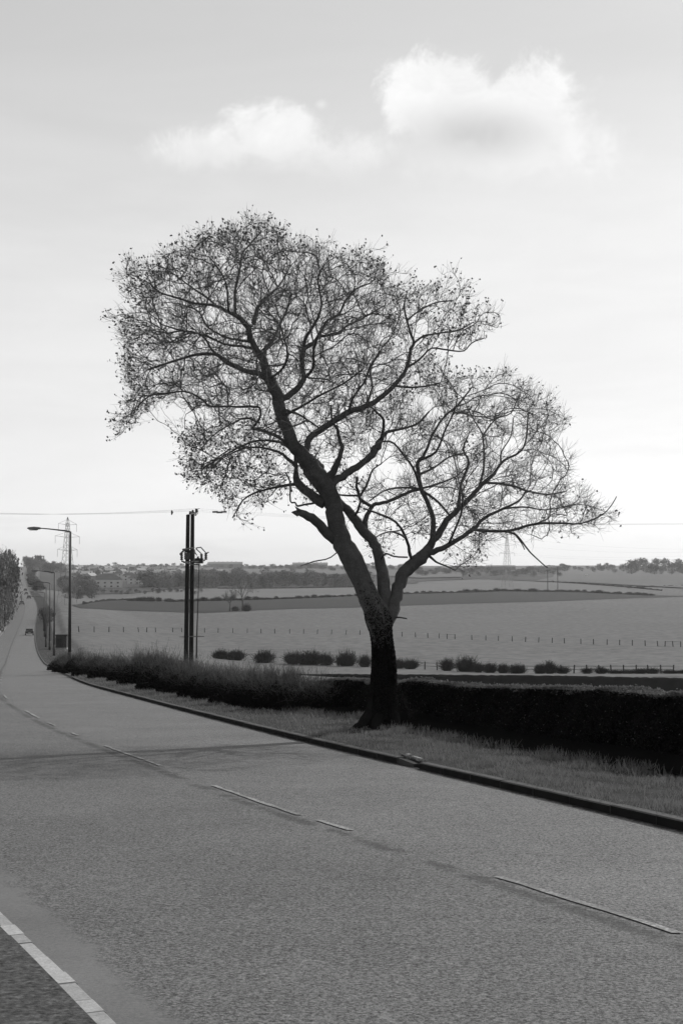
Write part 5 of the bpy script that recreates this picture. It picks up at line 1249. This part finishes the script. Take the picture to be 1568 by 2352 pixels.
# little kiosk behind the second lamp post
p = gp(140.5, 1490); kw = size_at(25, p.y); kh = size_at(32, p.y)
ko = empty('brick_kiosk', p + Vector((0, 1.0, 0)), 'small dark brick kiosk with a flat roof behind the second lamp post', 'kiosk')
b = MB(); b.box((0, 0, kh * .5), (kw, 2.0, kh * .9)); b.build('wall', mat('kiosk_brick', .04, .5, 4, .9, scale2=12, var2=.5), ko)
b = MB(); b.box((0, 0, kh * .97), (kw + .3, 2.3, .14)); b.build('roof', mat('kiosk_felt', .03), ko)
b = MB(); b.box((0, -.1, .02), (kw + .25, 2.5, .22)); b.build('plinth', mat('kiosk_plinth', .25), ko)
b = MB(); b.box((-.25, -1.03, kh * .42), (.7, .08, kh * .62)); b.build('door', mat('kiosk_door', .02), ko)

# ------------------------------------------------------------------ cars
M_tyre = mat('tyre', .015, .1, 5, .9); M_carglass = mat('car_glass', .02, .05, 1, .1, spec=.6); M_tail = mat('tail_lamp', .06, .05, 1, .3); M_plate = mat('number_plate', .4, .02, 1, .6); M_chrome = mat('bumper', .12, .05, 1, .4, spec=.5)
def car(loc, rz, label, paint, group):
    """saloon, nose towards +Y"""
    o = empty('car', loc, label, 'car', group, rz)
    W_ = .82
    prof = [(-2.0, .38), (-2.03, .62), (-1.98, .88), (-1.5, .95), (.95, .93), (1.85, .80), (2.02, .62), (2.0, .34)]
    b = MB(); n = len(prof); vs = []
    for s in (-1, 1): vs += [(s * W_ * (.97 if z > .85 else 1), y_, z) for y_, z in prof]
    b.add(vs, [(i, i + 1, n + i + 1, n + i) for i in range(n - 1)] + [(n - 1, 0, n, 2 * n - 1), tuple(range(n))[::-1], tuple(range(n, 2 * n))]); b.build('body', paint, o)
    cab = [(-1.45, .94), (-1.05, 1.36), (-.9, 1.40), (.2, 1.41), (.35, 1.37), (.95, .92)]
    b = MB(); n = len(cab); vs = []
    for s in (-1, 1): vs += [(s * (W_ - .06 - (z - .93) * .32), y_, z) for y_, z in cab]
    b.add(vs, [(i, i + 1, n + i + 1, n + i) for i in range(n - 1)] + [tuple(range(n))[::-1], tuple(range(n, 2 * n))]); b.build('cabin', paint, o)
    b = MB(); b.add([(-.62, -1.44, 1.0), (.62, -1.44, 1.0), (.54, -1.12, 1.32), (-.54, -1.12, 1.32)], [(0, 1, 2, 3)]); b.add([(.62, .90, 1.0), (-.62, .90, 1.0), (-.54, .46, 1.32), (.54, .46, 1.32)], [(0, 1, 2, 3)])
    for s in (-1, 1): b.add([(s * .765, -1.2, .99), (s * .765, .75, .99), (s * .665, .25, 1.33), (s * .665, -.95, 1.33)], [(0, 1, 2, 3)])
    b.build('windows', M_carglass, o)
    for s in (-1, 1):
        for yy_ in (-1.25, 1.25):
            w = MB(); w.tube([(s * .66, yy_, .30), (s * .84, yy_, .30)], .30, 14); w.build('wheel', M_tyre, o)
        w = MB(); w.box((s * .68, -2.035, .72), (.26, .04, .16)); w.build('tail_lamp', M_tail, o)
    for yy_ in (-2.08, 2.05):
        w = MB(); w.box((0, yy_, .45), (1.66, .12, .14)); w.build('bumper', M_chrome, o)
    w = MB(); w.box((0, -2.05, .6), (.52, .02, .11)); w.build('number_plate', M_plate, o)
    return o
CARS = [(68, 1460, .035, 'nearest car on the road, a dark saloon seen from behind', 0), (50.5, 1391, .12, 'dark car lower down the far slope, on the left of the far road', 0), (67, 1377, .03, 'dark car on the right of the far road, nearest of three in line', 0), (61, 1368, .14, 'greyer car in the middle of three in line on the far road', 0), (59, 1359.5, .03, 'farthest dark car climbing the distant hill', 0)]
for i, (x, y_, gcol, lab, f) in enumerate(CARS):
    p = gp(x, y_); p.z = float(base_z(p.x, p.y) + far_lift(np.array(p.y)))
    car(p, math.atan2(.225, 1), lab, mat('car_paint_%s' % ('dark', 'silver', 'navy', 'grey', 'black')[i], gcol, .02, 1, .3, spec=.5), 'cars on the far road')

# ------------------------------------------------------------------ the air
HAZE = 0.00009
b = MB(); b.box((0, 0, 12), (10800, 10800, 100)); hm = bpy.data.materials.new('haze_air'); hm.use_nodes = True; ht_ = NT(hm.node_tree); ht_.n.remove(ht_.n['Principled BSDF'])
pv = ht_.node('ShaderNodeVolumePrincipled'); pv.inputs['Color'].default_value = (.9, .9, .9, 1); pv.inputs['Density'].default_value = HAZE; pv.inputs['Anisotropy'].default_value = .35
ht_.l.new(pv.outputs[0], ht_.n['Material Output'].inputs['Volume'])
tag(b.build('haze', hm), kind='stuff')
